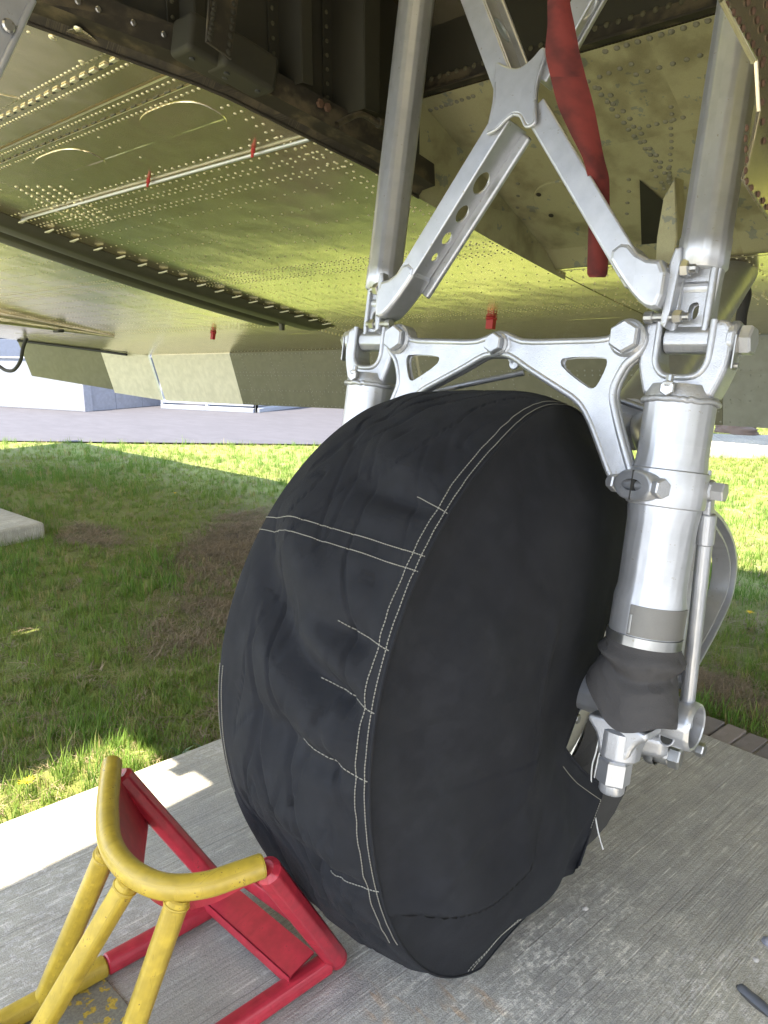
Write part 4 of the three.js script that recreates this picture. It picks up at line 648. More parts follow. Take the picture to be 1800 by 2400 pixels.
// inboard side panel: from the seam to its free edge
const edgePts = [[205, [0.70, -0.30]], [170, [0.62, -0.16]], [100, [0.585, -0.075]], [20, [0.50, 0.0]], [-28, [0.437, 0.045]], [-52, [0.36, -0.03]], [-66, [0.283, -0.118]], [-76, [0.215, -0.075]], [-98, [0.15, -0.03]]];
const edgeAt = (a) => { const d = a / DEG, s = [...edgePts].sort((p, q) => p[0] - q[0]); return [pwl(s.map((p) => [p[0], p[1][0]]), d), pwl(s.map((p) => [p[0], p[1][1]]), d)]; };
function side(a, v) {
  const S = tread(a, 1), [ey, ez] = edgeAt(a), y = mix(S.y, ey, v), z = mix(S.z, ez, v), d = a / DEG;
  const rad = Math.hypot(y - WC.y, z), t = clamp(rad / 0.52), xt = 0.205 + 0.026 * Math.sin(Math.PI * clamp(v)) * smooth(150, 60, d);   // taut over tyre wall and rim
  const ease = 1 - Math.pow(1 - smooth(0, 0.45, v), 1.8), lowk = smooth(-48, -80, d); let x = mix(S.x, xt - 0.02 * smooth(60, 140, d), mix(ease, Math.pow(v, 1.15), lowk));
  x += 0.018 * (fbm(z * 4 + 20, y * 3 + 3, 3) - 0.5) * smooth(0, 0.1, v) + 0.0035 * (1 - smooth(0, 0.05, Math.abs(fbm(z * 3.1 + y * 1.6 + 9, y * 2.4 - z + 2, 2) - 0.5))) * smooth(0.03, 0.15, v);
  // long soft pleats running down from the seam, and the tucked fold over the lower flap
  const pl = Math.sin((z * 0.9 - y * 0.45) * 27 + 4 * fbm(z * 3, y * 3, 2)); x += 0.0085 * pl * smooth(0.02, 0.2, v) * (1 - smooth(0.85, 1, v)) * smooth(60, 0, d);
  let drop = 0;
  if (d < 0) { const f = y - (0.335 + 0.012 * Math.sin(z * 18) + 0.1 * Math.max(0, 0.36 - z)); const k = smooth(0.15, 0.24, z) * smooth(0.50, 0.40, z + 0.0 * y); x += 0.034 * smooth(-0.005, 0.003, f) * Math.exp(-Math.max(0, f) / 0.06) * k; drop = 0.022 * k * Math.exp(-Math.max(0, f) / 0.03) * smooth(-0.003, 0.002, f); }
  return V(x, y - drop, z);
}
mesh('side_panel', grid(480, 130, (u, v) => side(mix(A0, A1, u), v)), M.cloth, cover);
// outboard side, mostly hidden
mesh('side_panel', grid(160, 14, (u, v) => { const a = mix(A0, A1, u), S = tread(a, -1), k = mix(1, 0.45, v), t = mix(0.172, 0.19, smooth(0, 0.5, v)); return V(-t, WC.y + (S.y - WC.y) * k, S.z * k); }), M.cloth, cover);
// stitching
function stitch(name, fn, n, r = 0.0008) {
  const gs = []; let prev = null; const pts = []; for (let i = 0; i <= n; i++) pts.push(fn(i / n));
  for (let i = 0; i < n; i++) { const a = pts[i], b = pts[i + 1]; gs.push(cyl(a.clone().lerp(b, 0.16), a.clone().lerp(b, 0.84), r, r, 5, true)); }
  return mesh(name, gs, M.thread, cover);
}
const lift = (P, Q) => { const n = V(P.x > 0 ? 0.35 : -0.35, 0, 0).add(V(0, P.y - WC.y, P.z).normalize()).normalize(); return P.clone().addScaledVector(n, Q); };
const nearSeam = (a, o) => (o >= 0 ? lift(tread(a, 1 - o), 0.0012) : lift(side(a, -o), 0.0016));
const seamBot = aOf(941, 2218), seamTop = 100 * DEG;
const wob = (t, k) => 0.012 * (vn(t * 60, k) - 0.5);
stitch('seam_stitching', (t) => nearSeam(mix(seamBot, seamTop, t), 0.040 + 0.5 * wob(t, 9)), 230);
stitch('seam_stitching', (t) => nearSeam(mix(seamBot, seamTop, t), 0.115 + wob(t, 3)), 230);
for (const o of [-0.022, 0.022]) stitch('strap_stitching', (t) => lift(tread(strapA + o - 0.05 * (1 - t) * (1 - t) * 0, mix(1.0, -1, t)), 0.0012), 90);
darts.forEach(([a, ue], i) => stitch('dart_stitching', (t) => lift(tread(a + 0.03 * t * (i === 4 ? -1 : 1), mix(0.99, [0.62, 0.45, 0.35, 0.25, 0.42][i], t)), 0.0014), 18));
for (const o of [0, 0.07]) stitch('seam_stitching', (t) => lift(tread(mix(-14 * DEG, 12 * DEG, t), -1 + 0.02 + o), 0.0014), 60);
// hem of the free edge with its stitching, and the raised welt of the seam
mesh('edge_hem', tube(Array.from({ length: 60 }, (_, i) => side(mix(-97 * DEG, 120 * DEG, i / 59), 0.996)), 0.0028, 160, 8), M.cloth, cover);
stitch('hem_stitching', (t) => { const p = side(mix(-74 * DEG, -34 * DEG, t), 0.93); return p.add(V(0.0022, 0, 0)); }, 60);
mesh('seam_welt', tube(Array.from({ length: 120 }, (_, i) => lift(tread(mix(A0, 140 * DEG, i / 119), 1), 0.0004)), 0.0022, 300, 8), M.cloth, cover);
// lower tucked flap under the side panel
{
  const flapP = (u, v) => { const a = mix(-100, -27, u) * DEG, r = mix(0.385, 0.535, v), y = Math.max(0.012, WC.y + r * Math.sin(a)), z = r * Math.cos(a); const x = 0.168 - 0.06 * smooth(0.3, 1, v) + 0.010 * fbm(u * 4, v * 3, 2); return V(x, y, z + 0.004); };
  
  for (const o of [0, 0.03]) stitch('flap_stitching', (t) => side(-60 * DEG + o, mix(0.30, 0.02, t)).add(V(0.003, -0.001, 0.001)), 20);
}
// tie cords hanging from the free edge
{
  const P = (px, py, x) => hit(px, py, 'x', x);
  const c1 = [P(1412, 1700, 0.21), P(1404, 1730, 0.215), P(1396, 1765, 0.215), P(1387, 1800, 0.21), P(1386, 1850, 0.20), P(1392, 1895, 0.20), P(1402, 1950, 0.20), P(1413, 1990, 0.20)];
  mesh('tie_cord', tube(c1, 0.0015, 60, 6), M.cord, cover);
  mesh('tie_cord', tube([P(1414, 1700, 0.21), P(1409, 1745, 0.212), P(1400, 1785, 0.21), P(1392, 1830, 0.20), P(1392, 1880, 0.20), P(1382, 1915, 0.20), P(1374, 1939, 0.20)], 0.0015, 60, 6), M.cord, cover);
  mesh('tie_cord', tube([P(1396, 1870, 0.201), P(1390, 1890, 0.203), P(1382, 1920, 0.203), P(1377, 1938, 0.202)], 0.0014, 30, 6), M.cord, cover);
}

/* ---------- wheel chock of welded tube ---------- */
const chock = group('wheel_chock', scene);
tag(chock, 'yellow and red welded tube wheel chock standing in front of the tyre cover', 'wheel chock');
{
  const wear = (c, k) => tex(512, 512, (i, j) => { const a = fbm(i / 35, j / 35, 5), b = fbm(i / 7 + 9, j / 7, 3), chip = smooth(0.745, 0.757, 0.6 * b + 0.4 * a), sc = vn(i / 2.2, j / 60) > 0.93 ? 0.88 : 1; const v = (0.9 + 0.25 * (a - 0.5)) * sc; const q = [0.30, 0.22, 0.16]; return [0, 1, 2].map((n) => mix(c[n] * v, q[n], chip * k)); }, true, [4, 4]);
  M.yellow = std(lin(1, 1, 1), 0.38, 0, { map: wear([0.74, 0.63, 0.22], 0.7), bumpMap: tDent, bumpScale: 0.001 });
  M.red = std(lin(1, 1, 1), 0.36, 0, { map: wear([0.72, 0.19, 0.245], 0.6), bumpMap: tDent, bumpScale: 0.001 });
  M.wornPlate = std(lin(1, 1, 1), 0.6, 0.1, { map: tex(512, 512, (i, j) => { const f = smooth(0.60, 0.66, fbm(i / 22, j / 22, 5)), n = 0.9 + 0.2 * vn(i / 5, j / 5); return [mix(0.50, 0.72, f) * n, mix(0.49, 0.62, f) * n, mix(0.44, 0.25, f) * n]; }, true, [4, 4]) });
  const H = 0.37, r = 0.0185, L = hit(262, 1792, 'y', H), R = hit(612, 2030, 'y', H), cx = (L.x + R.x) / 2, hw = (R.x - L.x) / 2;
  const mid = [hit(252, 1900, 'y', H), hit(262, 1985, 'y', H), hit(310, 2045, 'y', H), hit(385, 2078, 'y', H), hit(480, 2074, 'y', H), hit(555, 2050, 'y', H)];
  const arcPts = [L, ...mid, R], arc = new THREE.CatmullRomCurve3(arcPts, false, 'centripetal');
  mesh('top_arc', [new THREE.TubeGeometry(arc, 90, r, 24, false)], M.yellow, chock);
  mesh('arc_cap', [rod(L.clone().add(V(0, 0, 0)), L.clone().add(arc.getTangent(0).multiplyScalar(-0.003)), r * 0.98, 20), rod(R.clone(), R.clone().add(arc.getTangent(1).multiplyScalar(0.003)), r * 0.98, 20)], M.yellow, chock).userData.kind = 'stuff';
  // sloping red tubes down to the feet
  const FL = V(-0.352, 0.022, 0.392), FR = V(-0.078, 0.024, 0.348), FL2 = V(-0.395, 0.022, 0.86), FR2 = V(-0.125, 0.022, 0.83);
  mesh('sloping_tube', rod(L.clone().add(V(0.004, -0.024, -0.012)), FL, 0.0205, 24, 0.3), M.red, chock);
  mesh('sloping_tube', rod(R.clone().add(V(0.0, -0.008, -0.008)), FR, 0.0215, 24, 0.4), M.red, chock);
  mesh('ground_tube', rod(FL, FL.clone().lerp(FL2, 0.545), 0.0195, 24), M.red, chock); mesh('ground_tube', rod(FL.clone().lerp(FL2, 0.548), FL2, 0.0195, 24), M.yellow, chock);
  mesh('ground_tube', rod(FR.clone().lerp(FR2, 0.04), FR.clone().lerp(FR2, 0.60), 0.0195, 24), M.red, chock); mesh('ground_tube', rod(FR.clone().lerp(FR2, 0.603), FR2, 0.0195, 24), M.yellow, chock);
  mesh('cross_tube', rod(FL2.clone().lerp(FR2, 0.05), FL2.clone().lerp(FR2, 0.95), 0.0195, 24), M.yellow, chock);
  // legs from the arc to the base
  const legs = [[hit(252, 1992, 'y', H - 0.012), FL.clone().lerp(FL2, 0.78)], [hit(303, 2062, 'y', H - 0.014), FL2.clone().lerp(FR2, 0.42)], [hit(420, 2100, 'y', H - 0.014), FR.clone().lerp(FR2, 0.90)]];
  for (const [a, b] of legs) { const l = mesh('leg', rod(a, b, 0.0178, 24), M.yellow, chock); mesh('weld', [at(new THREE.TorusGeometry(0.0172, 0.0026, 8, 28), 0, 0, 0).rotateX(Math.PI / 2).applyQuaternion(new THREE.Quaternion().setFromUnitVectors(UP, b.clone().sub(a).normalize())).translate(...a.clone().lerp(b, 0.035).toArray())], M.yellow, l); }
  // curved saddle plate below the arc
  const sad = (off) => grid(50, 8, (u, v) => { const p = arc.getPoint(mix(0.0, 1.0, u)), c = V(cx, 0, L.z - 0.05), dn = v * (0.022 + 0.11 * Math.pow(1 - u, 1.6)), n = V(p.x - cx, 0, p.z - (L.z - 0.1)).normalize(); return p.clone().add(V(0, -0.012 - dn, -0.35 * dn)).addScaledVector(n, -0.013 + off - 0.05 * dn); });
  mesh('saddle_plate', [sad(0), sad(0.003)], M.red, chock);
  // angle plates across the feet
  const A = FL.clone().add(V(-0.01, 0.024, 0.035)), B = FR.clone().add(V(0.005, 0.026, 0.095));
  const plate = (a, b, w0, y0, w1, y1) => grid(8, 1, (u, v) => { const p = a.clone().lerp(b, u); return p.add(V(0, mix(y0, y1, v), mix(w0, w1, v))); });
  const PA = V(-0.36, 0.050, 0.45), PB = V(-0.083, 0.050, 0.452);
  mesh('cross_plate', [plate(PA, PB, 0, 0, -0.056, 0.012), plate(PA, PB, 0, 0, 0.001, -0.018), plate(PA, PB, 0.0, 0.003, -0.056, 0.015), plate(PA, PB, 0.003, 0.002, 0.003, -0.018)], M.red, chock);
  mesh('cross_bar', beam(V(-0.34, 0.075, 0.378), V(-0.085, 0.072, 0.365), 0.012, 0.03, 0.003, V(0, 0, 1)), M.red, chock);
  mesh('foot_cap', [new THREE.SphereGeometry(0.0215, 20, 12).translate(FR.x, FR.y, FR.z), new THREE.SphereGeometry(0.0205, 20, 12).translate(FL.x, FL.y, FL.z)], M.red, chock).userData.kind = 'stuff';
  const bp = mesh('base_plate', at(rbox(0.27, 0.005, 0.24, 0.002, 1), -0.245, 0.0035, 0.775), M.wornPlate, chock); bp.rotation.y = 0;
}
// red warning streamer hanging through the brace
{
  const n = V(0.682, 0, 0.731), pl = [[-40, 1285, 1337, 0.135], [0, 1283, 1336, 0.13], [60, 1283, 1347, 0.128], [120, 1278, 1358, 0.122], [180, 1290, 1373, 0.115], [250, 1308, 1392, 0.105], [320, 1340, 1406, 0.09], [370, 1365, 1416, 0.08], [420, 1378, 1428, 0.07], [470, 1380, 1429, 0.062], [560, 1378, 1427, 0.055], [640, 1376, 1424, 0.05], [650, 1381, 1419, 0.05]];
  const rows = 60, crv = new THREE.CatmullRomCurve3(pl.map((q) => V(q[1], q[2], q[3]))), ycv = new THREE.CatmullRomCurve3(pl.map((q) => V(q[0], 0, 0))); const P = (s, t, o) => { const y = ycv.getPoint(s).x; const [a, b, c] = crv.getPoint(s).toArray(); return hitPlane(mix(a, b, t), y, n, c + o + (0.012 * (t - 0.5) * Math.sin(s * 7)) + 0.006 * Math.sin(t * 3.1) ); };
  const m = mesh('warning_streamer', [grid(rows, 8, (s, t) => P(s, t, 0)), grid(rows, 8, (s, t) => P(s, t, 0.0025)), grid(rows, 1, (s, v) => P(s, 0, v * 0.0025)), grid(rows, 1, (s, v) => P(s, 1, v * 0.0025))], M.redCloth, scene, true);
  tag(m, 'faded red warning streamer hanging down through the silver X brace', 'streamer');
}
/* ---------- building, yard, distant wheel, work stand ---------- */
{
  const wall = std(lin(0.235, 0.245, 0.27), 0.85, 0, { map: tBlotch }), dim = std(lin(0.25, 0.25, 0.275), 0.85, 0, { map: tBlotch }), clad = [0, 1].map((k) => std(lin(0.10 + 0.01 * k, 0.12 + 0.01 * k, 0.17), 0.6, 0, { map: tBlotch }));
  const G = -0.08, P = [V(-19.5, G, -3.2), V(-12.52, G, -5.12), V(-12.80, G, -6.9), V(-13.4, G, -10)];
  const w = group('low_wall', scene); tag(w, 'pale painted low wall at the edge of the asphalt yard', 'wall');
  const seg = (a, b, h, mat, n, k) => { const d = b.clone().sub(a); for (let i = 0; i < n; i++) { const p = a.clone().addScaledVector(d, i / n), q = a.clone().addScaledVector(d, (i + 1) / n - 0.0012), L = p.distanceTo(q); const m = mesh('wall_panel', at(rbox(L, h, 0.14, 0.012, 1), L / 2, h / 2, 0), mat, w); m.position.copy(p); m.rotation.y = Math.atan2(-d.z, d.x); } };
  seg(P[0], P[1], 0.94, wall, 3); seg(P[1], P[2], 0.96, dim, 3); seg(P[2], P[3], 0.96, dim, 3);
  const post = mesh('corner_post', at(rbox(0.16, 0.97, 0.16, 0.012, 1), P[1].x + 0.03, G + 0.485, P[1].z), dim, w);
  const cap = (a, b) => beam(a.clone().setY(G + 0.955), b.clone().setY(G + 0.955), 0.03, 0.18, 0.006, V(0, 1, 0)); mesh('coping', cap(P[0], P[1]), std(lin(0.3, 0.31, 0.34), 0.7), w);
  // dark clad building behind
  const b = group('clad_building', scene); tag(b, 'slate blue clad building rising behind the pale low wall', 'building');
  const o = V(-24, G, -6.5), d = V(22, 0, -9.5).normalize(), rot = Math.atan2(-d.z, d.x);
  const body = mesh('body', at(rbox(34, 6.4, 8, 0.03, 1), 12, 3.2, -4.2), clad[0], b); body.position.copy(o); body.rotation.y = rot;
  for (let i = 0; i < 22; i++) for (let j = 0; j < 5; j++) { const m = mesh('cladding_panel', at(rbox(1.38, 1.18, 0.05, 0.01, 1), 0, 0, 0), clad[(i * 3 + j) % 2], b); m.position.copy(o.clone().addScaledVector(d, -4 + i * 1.42 + 0.7)).add(V(0, 0.75 + j * 1.22, 0)).add(V(-d.z, 0, d.x).multiplyScalar(0.0)); m.position.addScaledVector(V(d.z, 0, -d.x), 0.18 * -1 * -1); m.rotation.y = rot; }
  // glazed pavilion with white frames
  const g = group('glass_pavilion', scene); tag(g, 'white framed glass pavilion standing on the asphalt', 'pavilion');
  const Q = [V(-12.1, G, -6.45), V(-10.05, G, -7.09), V(-10.75, G, -9.6)], wf = std(lin(0.25, 0.265, 0.30), 0.5), gm = new THREE.MeshPhysicalMaterial({ color: lin(0.62, 0.72, 0.85), roughness: 0.08, metalness: 0, transmission: 0.75, thickness: 0, side: THREE.DoubleSide });
  const face = (a, c, n) => { const dd = c.clone().sub(a); mesh('plinth', beam(a.clone().setY(G + 0.04), c.clone().setY(G + 0.04), 0.08, 0.16, 0.01, V(0, 1, 0)), wf, g); for (const h of [0.14, 2.5]) mesh('rail', beam(a.clone().setY(G + h), c.clone().setY(G + h), 0.06, 0.06, 0.008, V(0, 1, 0)), wf, g); for (let i = 0; i <= n; i++) { const p = a.clone().addScaledVector(dd, i / n); mesh('post', beam(p.clone().setY(G), p.clone().setY(G + 2.5), 0.07, 0.07, 0.008), wf, g); if (i < n) { const q = a.clone().addScaledVector(dd, (i + 1) / n); mesh('pane', grid(1, 1, (u, v) => p.clone().lerp(q, u).setY(G + mix(0.17, 2.47, v))), gm, g); } } };
  face(Q[0], Q[1], 2); face(Q[1], Q[2], 4);
  const back = V(-12.9, G, -9.0); face(Q[2], back, 2);
  mesh('roof', (() => { const s = new THREE.Shape([Q[0], Q[1], Q[2], back].map((p) => V2([p.x, -p.z]))); return new THREE.ExtrudeGeometry(s, { depth: 0.1, bevelEnabled: false }).rotateX(-Math.PI / 2).translate(0, G + 2.52, 0); })(), wf, g);
  mesh('display_case', at(rbox(0.5, 0.34, 0.4, 0.02, 1), -10.75, G + 0.32, -7.35), wf, g);
}
// wheel of another parked machine, seen at the edge, with its leg and wing
{
  const o = group('light_aircraft', scene); tag(o, 'small wheel and leg of another aircraft parked beyond the lawn', 'aircraft'); o.position.set(-1.72, 0.0, -8.72);
  const t = new THREE.LatheGeometry(new THREE.SplineCurve([[0.10, -0.06], [0.16, -0.075], [0.20, -0.06], [0.215, 0], [0.20, 0.06], [0.16, 0.075], [0.10, 0.06]].map(V2)).getPoints(30), 40).rotateZ(-Math.PI / 2).translate(0, 0.215, 0); mesh('tyre', t, std(lin(0.20, 0.165, 0.14), 0.9), o);
  const gr = []; for (const x of [-0.045, -0.025, -0.005, 0.015, 0.035]) gr.push(new THREE.TorusGeometry(0.2135 - Math.abs(x) * 0.06, 0.004, 6, 40).rotateY(Math.PI / 2).translate(x, 0.215, 0)); mesh('tread_grooves', gr, std(lin(0.10, 0.085, 0.07), 0.9), o).userData.kind = 'stuff';
  mesh('hub', rod(V(-0.06, 0.215, 0), V(0.06, 0.215, 0), 0.10, 24), M.castSilver, o); mesh('leg', rod(V(0.09, 0.2, 0), V(0.16, 1.7, 0.1), 0.035, 20), M.castSilver, o);
  mesh('wing', rbox(7.5, 0.22, 1.7, 0.1, 4).translate(-1.5, 1.95, 0.65), M.flapGrey, o);
  mesh('fuselage', new THREE.CapsuleGeometry(0.6, 5, 10, 24).rotateX(Math.PI / 2).translate(1.6, 1.75, -0.6), M.flapGrey, o);
  // crumpled tarpaulin with tie ropes
  const b = mesh('tarpaulin_bundle', [(() => { const g = new THREE.SphereGeometry(1, 40, 20), p = g.attributes.position; for (let i = 0; i < p.count; i++) { const v = V(p.getX(i), p.getY(i), p.getZ(i)), n = 0.7 + 0.6 * fbm(v.x * 2.5 + 9 + v.z * 1.7, v.y * 3 + 4, 3); p.setXYZ(i, v.x * 0.27 * n, Math.max(-0.2, v.y) * 0.13 * n, v.z * 0.16 * n); } g.computeVertexNormals(); return g; })()], std(lin(0.16, 0.12, 0.10), 0.9), scene); b.position.set(-2.42, 0.03, -9.0);
  tag(b, 'crumpled brown tarpaulin bundle lying on the sunlit slab', 'tarpaulin');
  const rp = mesh('tie_rope', tube([V(-2.5, 0.06, -8.95), V(-2.2, 0.22, -8.9), V(-1.95, 0.5, -8.85), V(-1.7, 0.95, -8.8)], 0.008, 30, 6), std(lin(0.35, 0.3, 0.25), 0.9), scene); tag(rp, 'thin rope running up from the tarpaulin bundle', 'rope');
}
// maintenance stand beside the cowling, out of the picture: it shades the lawn there
{
  const s = group('work_stand', scene); tag(s, 'grey steel work stand on the lawn beside the engine cowling', 'work stand'); s.position.set(-1.24, -0.09, 0.92);
  const m = std(lin(0.3, 0.31, 0.32), 0.5, 0.6);
  for (const [x, z] of [[-0.03, 0.05], [-2.2, 0.05], [-0.03, 1.25], [-2.2, 1.25]]) mesh('leg', rod(V(x, 0, z), V(x, 3.1, z), 0.025, 14), m, s);
  mesh('deck', at(rbox(2.25, 0.05, 1.3, 0.01, 1), -1.115, 2.2, 0.65), m, s);
  for (const z of [0.05, 1.25]) for (const y of [2.65, 3.08]) mesh('hand_rail', rod(V(-2.2, y, z), V(-0.03, y, z), 0.018, 12), m, s);
}
// pebbles on the slab
for (const [px, py, r, l] of [[1372, 2128, 0.0065, 'pale round pebble on the slab beside the tyre cover'], [1772, 2248, 0.006, 'cream pebble on the slab near the broken edge'], [1798, 2206, 0.010, 'grey angular stone on the slab']]) {
  const g = new THREE.IcosahedronGeometry(r, 2), p = g.attributes.position; for (let i = 0; i < p.count; i++) { const k = 0.75 + 0.5 * vn(p.getX(i) / r * 1.3 + r * 999, p.getY(i) / r * 1.3 + p.getZ(i) / r); p.setXYZ(i, p.getX(i) * k, p.getY(i) * k * 0.75, p.getZ(i) * k); } g.computeVertexNormals();
  const m = mesh('pebble', g, std(lin(...(r > 0.0095 ? [0.22, 0.22, 0.25] : r === 0.009 ? [0.4, 0.3, 0.28] : [0.4, 0.37, 0.33])), 0.9), scene); const h = hit(px, py, 'y', r * 0.5); m.position.copy(h); tag(m, l, 'pebble');
}
// steel eye set into a chipped hollow of the slab
{
  const p = hit(1775, 2345, 'y', 0.004), g = group('lifting_eye', scene); tag(g, 'grey steel lifting eye in a chipped hollow of the slab', 'lifting eye'); g.position.copy(p);
  mesh('bar', new THREE.CapsuleGeometry(0.009, 0.06, 6, 16).rotateZ(Math.PI / 2).rotateY(-0.35).translate(0.0, -0.004, 0), std(lin(0.12, 0.125, 0.14), 0.6, 0.3), g);
  mesh('hollow', lathe([[0, -0.003], [0.012, -0.003], [0.014, -0.004]], 20).scale(3, 1, 1).rotateY(-0.35), std(lin(0.10, 0.095, 0.09), 0.95), g);
}
/* ---------- turf ---------- */
{
  const blade = (h, w, lean, az, twist) => { const g = new THREE.BufferGeometry(), P = [], n = 3; const d = V(Math.cos(az), 0, Math.sin(az)), s = V(-Math.sin(az + twist), 0, Math.cos(az + twist)); for (let i = 0; i <= n; i++) { const t = i / n, c = d.clone().multiplyScalar(lean * t * t).add(V(0, h * (t - 0.18 * lean / h * t * t), 0)), k = w * (1 - 0.85 * t * t) / 2; P.push(c.clone().addScaledVector(s, k), c.clone().addScaledVector(s, -k)); } const pos = [], idx = []; P.forEach((p) => pos.push(p.x, p.y, p.z)); for (let i = 0; i < n; i++) idx.push(2 * i, 2 * i + 1, 2 * i + 2, 2 * i + 1, 2 * i + 3, 2 * i + 2); g.setAttribute('position', new THREE.Float32BufferAttribute(pos, 3)); g.setIndex(idx); g.computeVertexNormals(); return g; };
  const tuft = (n, h, w, spread, flat = 1) => { const gs = []; for (let i = 0; i < n; i++) { const a = rr(0, 6.283), q = rr(0, spread), hh = h * rr(0.5, 1.15); const b = blade(hh * flat, w * rr(0.7, 1.2), hh * rr(0.15, 0.75) / flat ** 0.5, rr(0, 6.283), rr(-0.5, 0.5)); b.translate(Math.cos(a) * q, 0, Math.sin(a) * q); gs.push(b); } return mergeGeometries(gs); };
  const mat = new THREE.MeshPhysicalMaterial({ color: lin(1, 1, 1), roughness: 0.8, specularIntensity: 0.35, side: THREE.DoubleSide, transmission: 0.35, thickness: 0 });
  const dryMat = std(lin(1, 1, 1), 0.9);
  const kinds = [tuft(10, 0.036, 0.0025, 0.026), tuft(9, 0.05, 0.0026, 0.024), tuft(13, 0.028, 0.0028, 0.036), tuft(8, 0.07, 0.0026, 0.02)], straw = [tuft(10, 0.05, 0.0024, 0.03, 0.42), tuft(8, 0.07, 0.0026, 0.035, 0.25)];
  const lists = kinds.map(() => []), dry = straw.map(() => []);
  const free = (x, z) => { const [u, w] = toSlab(x, z); if (u > -0.008 && u < SLW && w > -0.15 && w < SLL) return u < 0.002 && w > 0.0 && u > -0.03; if (inYard(x, z)) return false; if (x < -3.97 && x > -7.05 && z > -0.80 && z < 2.3) return false; return true; };
  const cr = Math.cos(0.52), sr = Math.sin(0.52), onS3 = (x, z) => { const dx = x + 0.72, dz = z + 9.0, a = dx * cr - dz * sr, b = dx * sr + dz * cr; return Math.abs(a) < 2.1 && Math.abs(b) < 0.75; };
  function field(x0, x1, z0, z1, per, scale, maxd) {
    const n = Math.round((x1 - x0) * (z1 - z0) * per);
    for (let i = 0; i < n; i++) {
      const x = rr(x0, x1), z = rr(z0, z1); if (!free(x, z) || onS3(x, z)) continue;
      // skip what lies behind the camera or far outside the view
      const dx = x - camera.position.x, dz = z - camera.position.z, f = -0.682 * dx - 0.731 * dz, sd = 0.731 * dx - 0.682 * dz; if (f < 0.4 || Math.abs(sd) > f * 0.72 + 0.6) continue;
      if (maxd && (f < maxd[0] || f >= maxd[1])) continue;
      const b = bare(x, z), pat = fbm(x * 1.1 + 30, z * 1.1 + 12, 3), pat2 = fbm(x * 3.3 + 3, z * 3.3 + 2, 2);
      const y = lawnY(x, z) - 0.004;
      if (rnd() < b * 1.25 - 0.12 || (rnd() < 0.16)) { for (let q = 0; q < (b > 0.3 ? 3 : 1); q++) dry[rnd() < 0.5 ? 0 : 1].push([x + rr(-0.03, 0.03), y + 0.012, z + rr(-0.03, 0.03), scale * rr(0.7, 1.3), b]); continue; }
      const lush = pat * 0.7 + pat2 * 0.5; const k = lush > 0.66 ? (rnd() < 0.5 ? 3 : 1) : lush > 0.5 ? (rnd() < 0.5 ? 1 : 0) : (rnd() < 0.6 ? 2 : 0);
      lists[k].push([x, y, z, scale * rr(0.65, 1.2) * (b > 0.35 ? 0.7 : 1), lush, b]);
    }
  }
  field(-2.6, 1.2, -3.2, 1.4, 2300, 1, [0, 2.6]); field(-5.2, 1.6, -5.4, 1.6, 850, 1.15, [2.6, 4.6]); field(-9.6, 2.4, -9.5, 1.6, 420, 1.2, [4.6, 8.2]); field(-11, 5, -19, 2, 170, 1.45, [8.2, 17]);
  const fill = (name, geos, ls, m, col) => geos.forEach((g, k) => { const im = new THREE.InstancedMesh(g, m, ls[k].length), mt = new THREE.Matrix4(), q = new THREE.Quaternion(), c = new THREE.Color(); ls[k].forEach((e, i) => { q.setFromAxisAngle(UP, rr(0, 6.283)); mt.compose(V(e[0], e[1], e[2]), q, V(e[3], e[3] * rr(0.8, 1.15), e[3])); im.setMatrixAt(i, mt); col(c, e); im.setColorAt(i, c); }); im.name = numbered(name); im.userData = { kind: 'stuff', label: name === 'grass' ? 'short green lawn grass around the concrete slab' : 'dry straw coloured grass in the worn patches', category: 'grass' }; im.castShadow = im.receiveShadow = true; scene.add(im); });
  fill('grass', kinds, lists, mat, (c, e) => { const t = clamp((e[4] - 0.35) * 2), y = rnd(); c.setRGB(mix(0.165, 0.095, t) + 0.055 * y, mix(0.225, 0.205, t) + 0.04 * y, mix(0.042, 0.030, t)); if (y > 0.91) c.setRGB(0.32, 0.28, 0.11); });
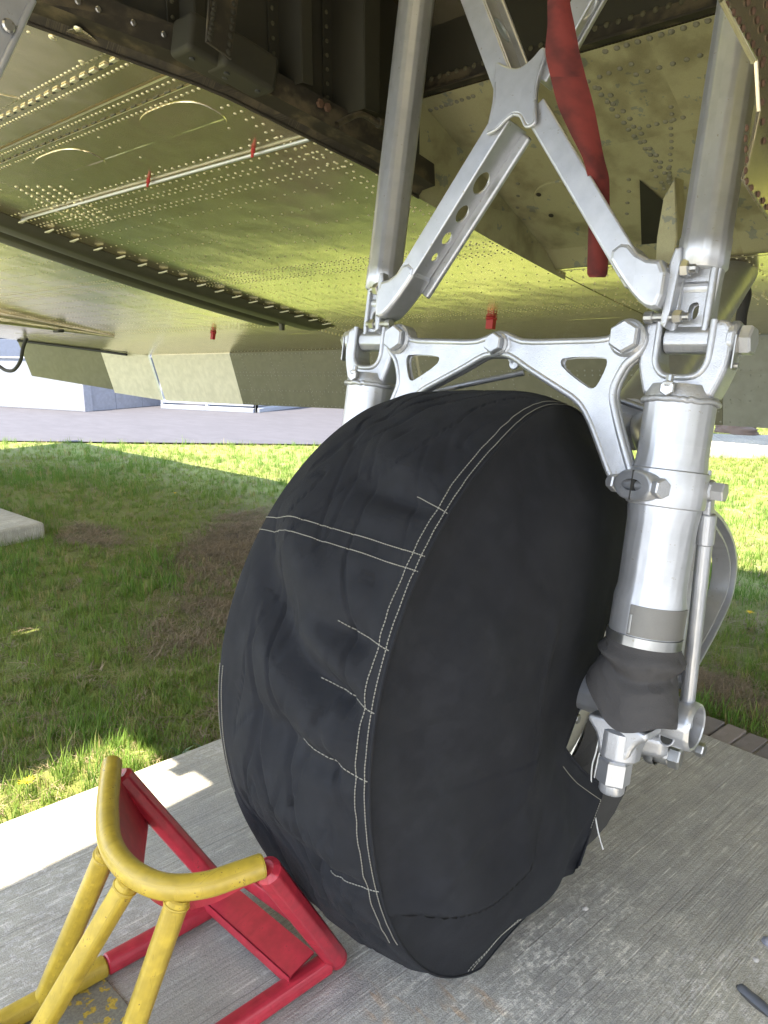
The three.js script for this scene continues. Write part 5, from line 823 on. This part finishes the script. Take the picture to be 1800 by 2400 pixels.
  fill('dry_grass', straw, dry, dryMat, (c, e) => { const y = rr(0.6, 1.2); c.setRGB(0.25 * y, 0.19 * y, 0.12 * y); });
  // dandelions
  const yellow = std(lin(0.75, 0.52, 0.02), 0.8);
  for (const [px, py, l] of [[64, 1836, 'yellow dandelion leaf blade in the sunlit grass by the slab edge'], [1757, 1438, 'yellow dandelion in the grass behind the bowed link'], [410, 1157, 'small yellow dandelion in the shaded lawn below the flap gap']]) {
    const p = hit(px, py, 'y', -0.02), g = group('dandelion', scene); tag(g, l.replace('leaf blade ', ''), 'dandelion'); g.position.set(p.x, lawnY(p.x, p.z), p.z);
    mesh('stem', tube([V(0, 0, 0), V(0.005, 0.04, 0.002), V(0, p.y - lawnY(p.x, p.z), 0)], 0.0016, 10, 5), mat.clone(), g).material.color.copy(lin(0.15, 0.22, 0.06));
    const pet = []; for (let i = 0; i < 26; i++) { const b = blade(0.013, 0.004, 0.012 + 0.006 * (i % 3), i * 0.75, 0); b.translate(0, p.y - lawnY(p.x, p.z), 0); pet.push(b); } mesh('flower_head', pet.map((q) => { q.deleteAttribute('uv'); return q; }), yellow, g);
  }
  // broad weed leaves along the slab's edge
  const wm = new THREE.MeshPhysicalMaterial({ color: lin(0.10, 0.19, 0.06), roughness: 0.6, side: THREE.DoubleSide, transmission: 0.3, thickness: 0 });
  const spots = []; for (let i = 0; i < 9; i++) { const [x, z] = fromSlab(rr(-0.05, -0.012), 0.75 + i * 0.055 + rr(-0.03, 0.03)); spots.push([x, z]); } spots.push([0.36, -1.2], [0.43, -1.19], [0.5, -1.2]);
  spots.forEach(([x, z], i) => { const g = group('weed', scene); tag(g, i < 9 ? 'broad leaved weed growing along the slab edge beside the tyre cover' : 'bright leafy weed behind the brick edging', 'weed', i < 9 ? 'weeds along the slab edge' : 'weeds behind the bricks'); g.position.set(x, lawnY(x, z), z); const n = 4 + (i % 3); for (let k = 0; k < n; k++) { const b = blade(rr(0.02, 0.05), rr(0.012, 0.022), rr(0.02, 0.05), rr(0, 6.28), 0); mesh('leaf', b, wm, g); } });
}

renderer.render(scene, camera);
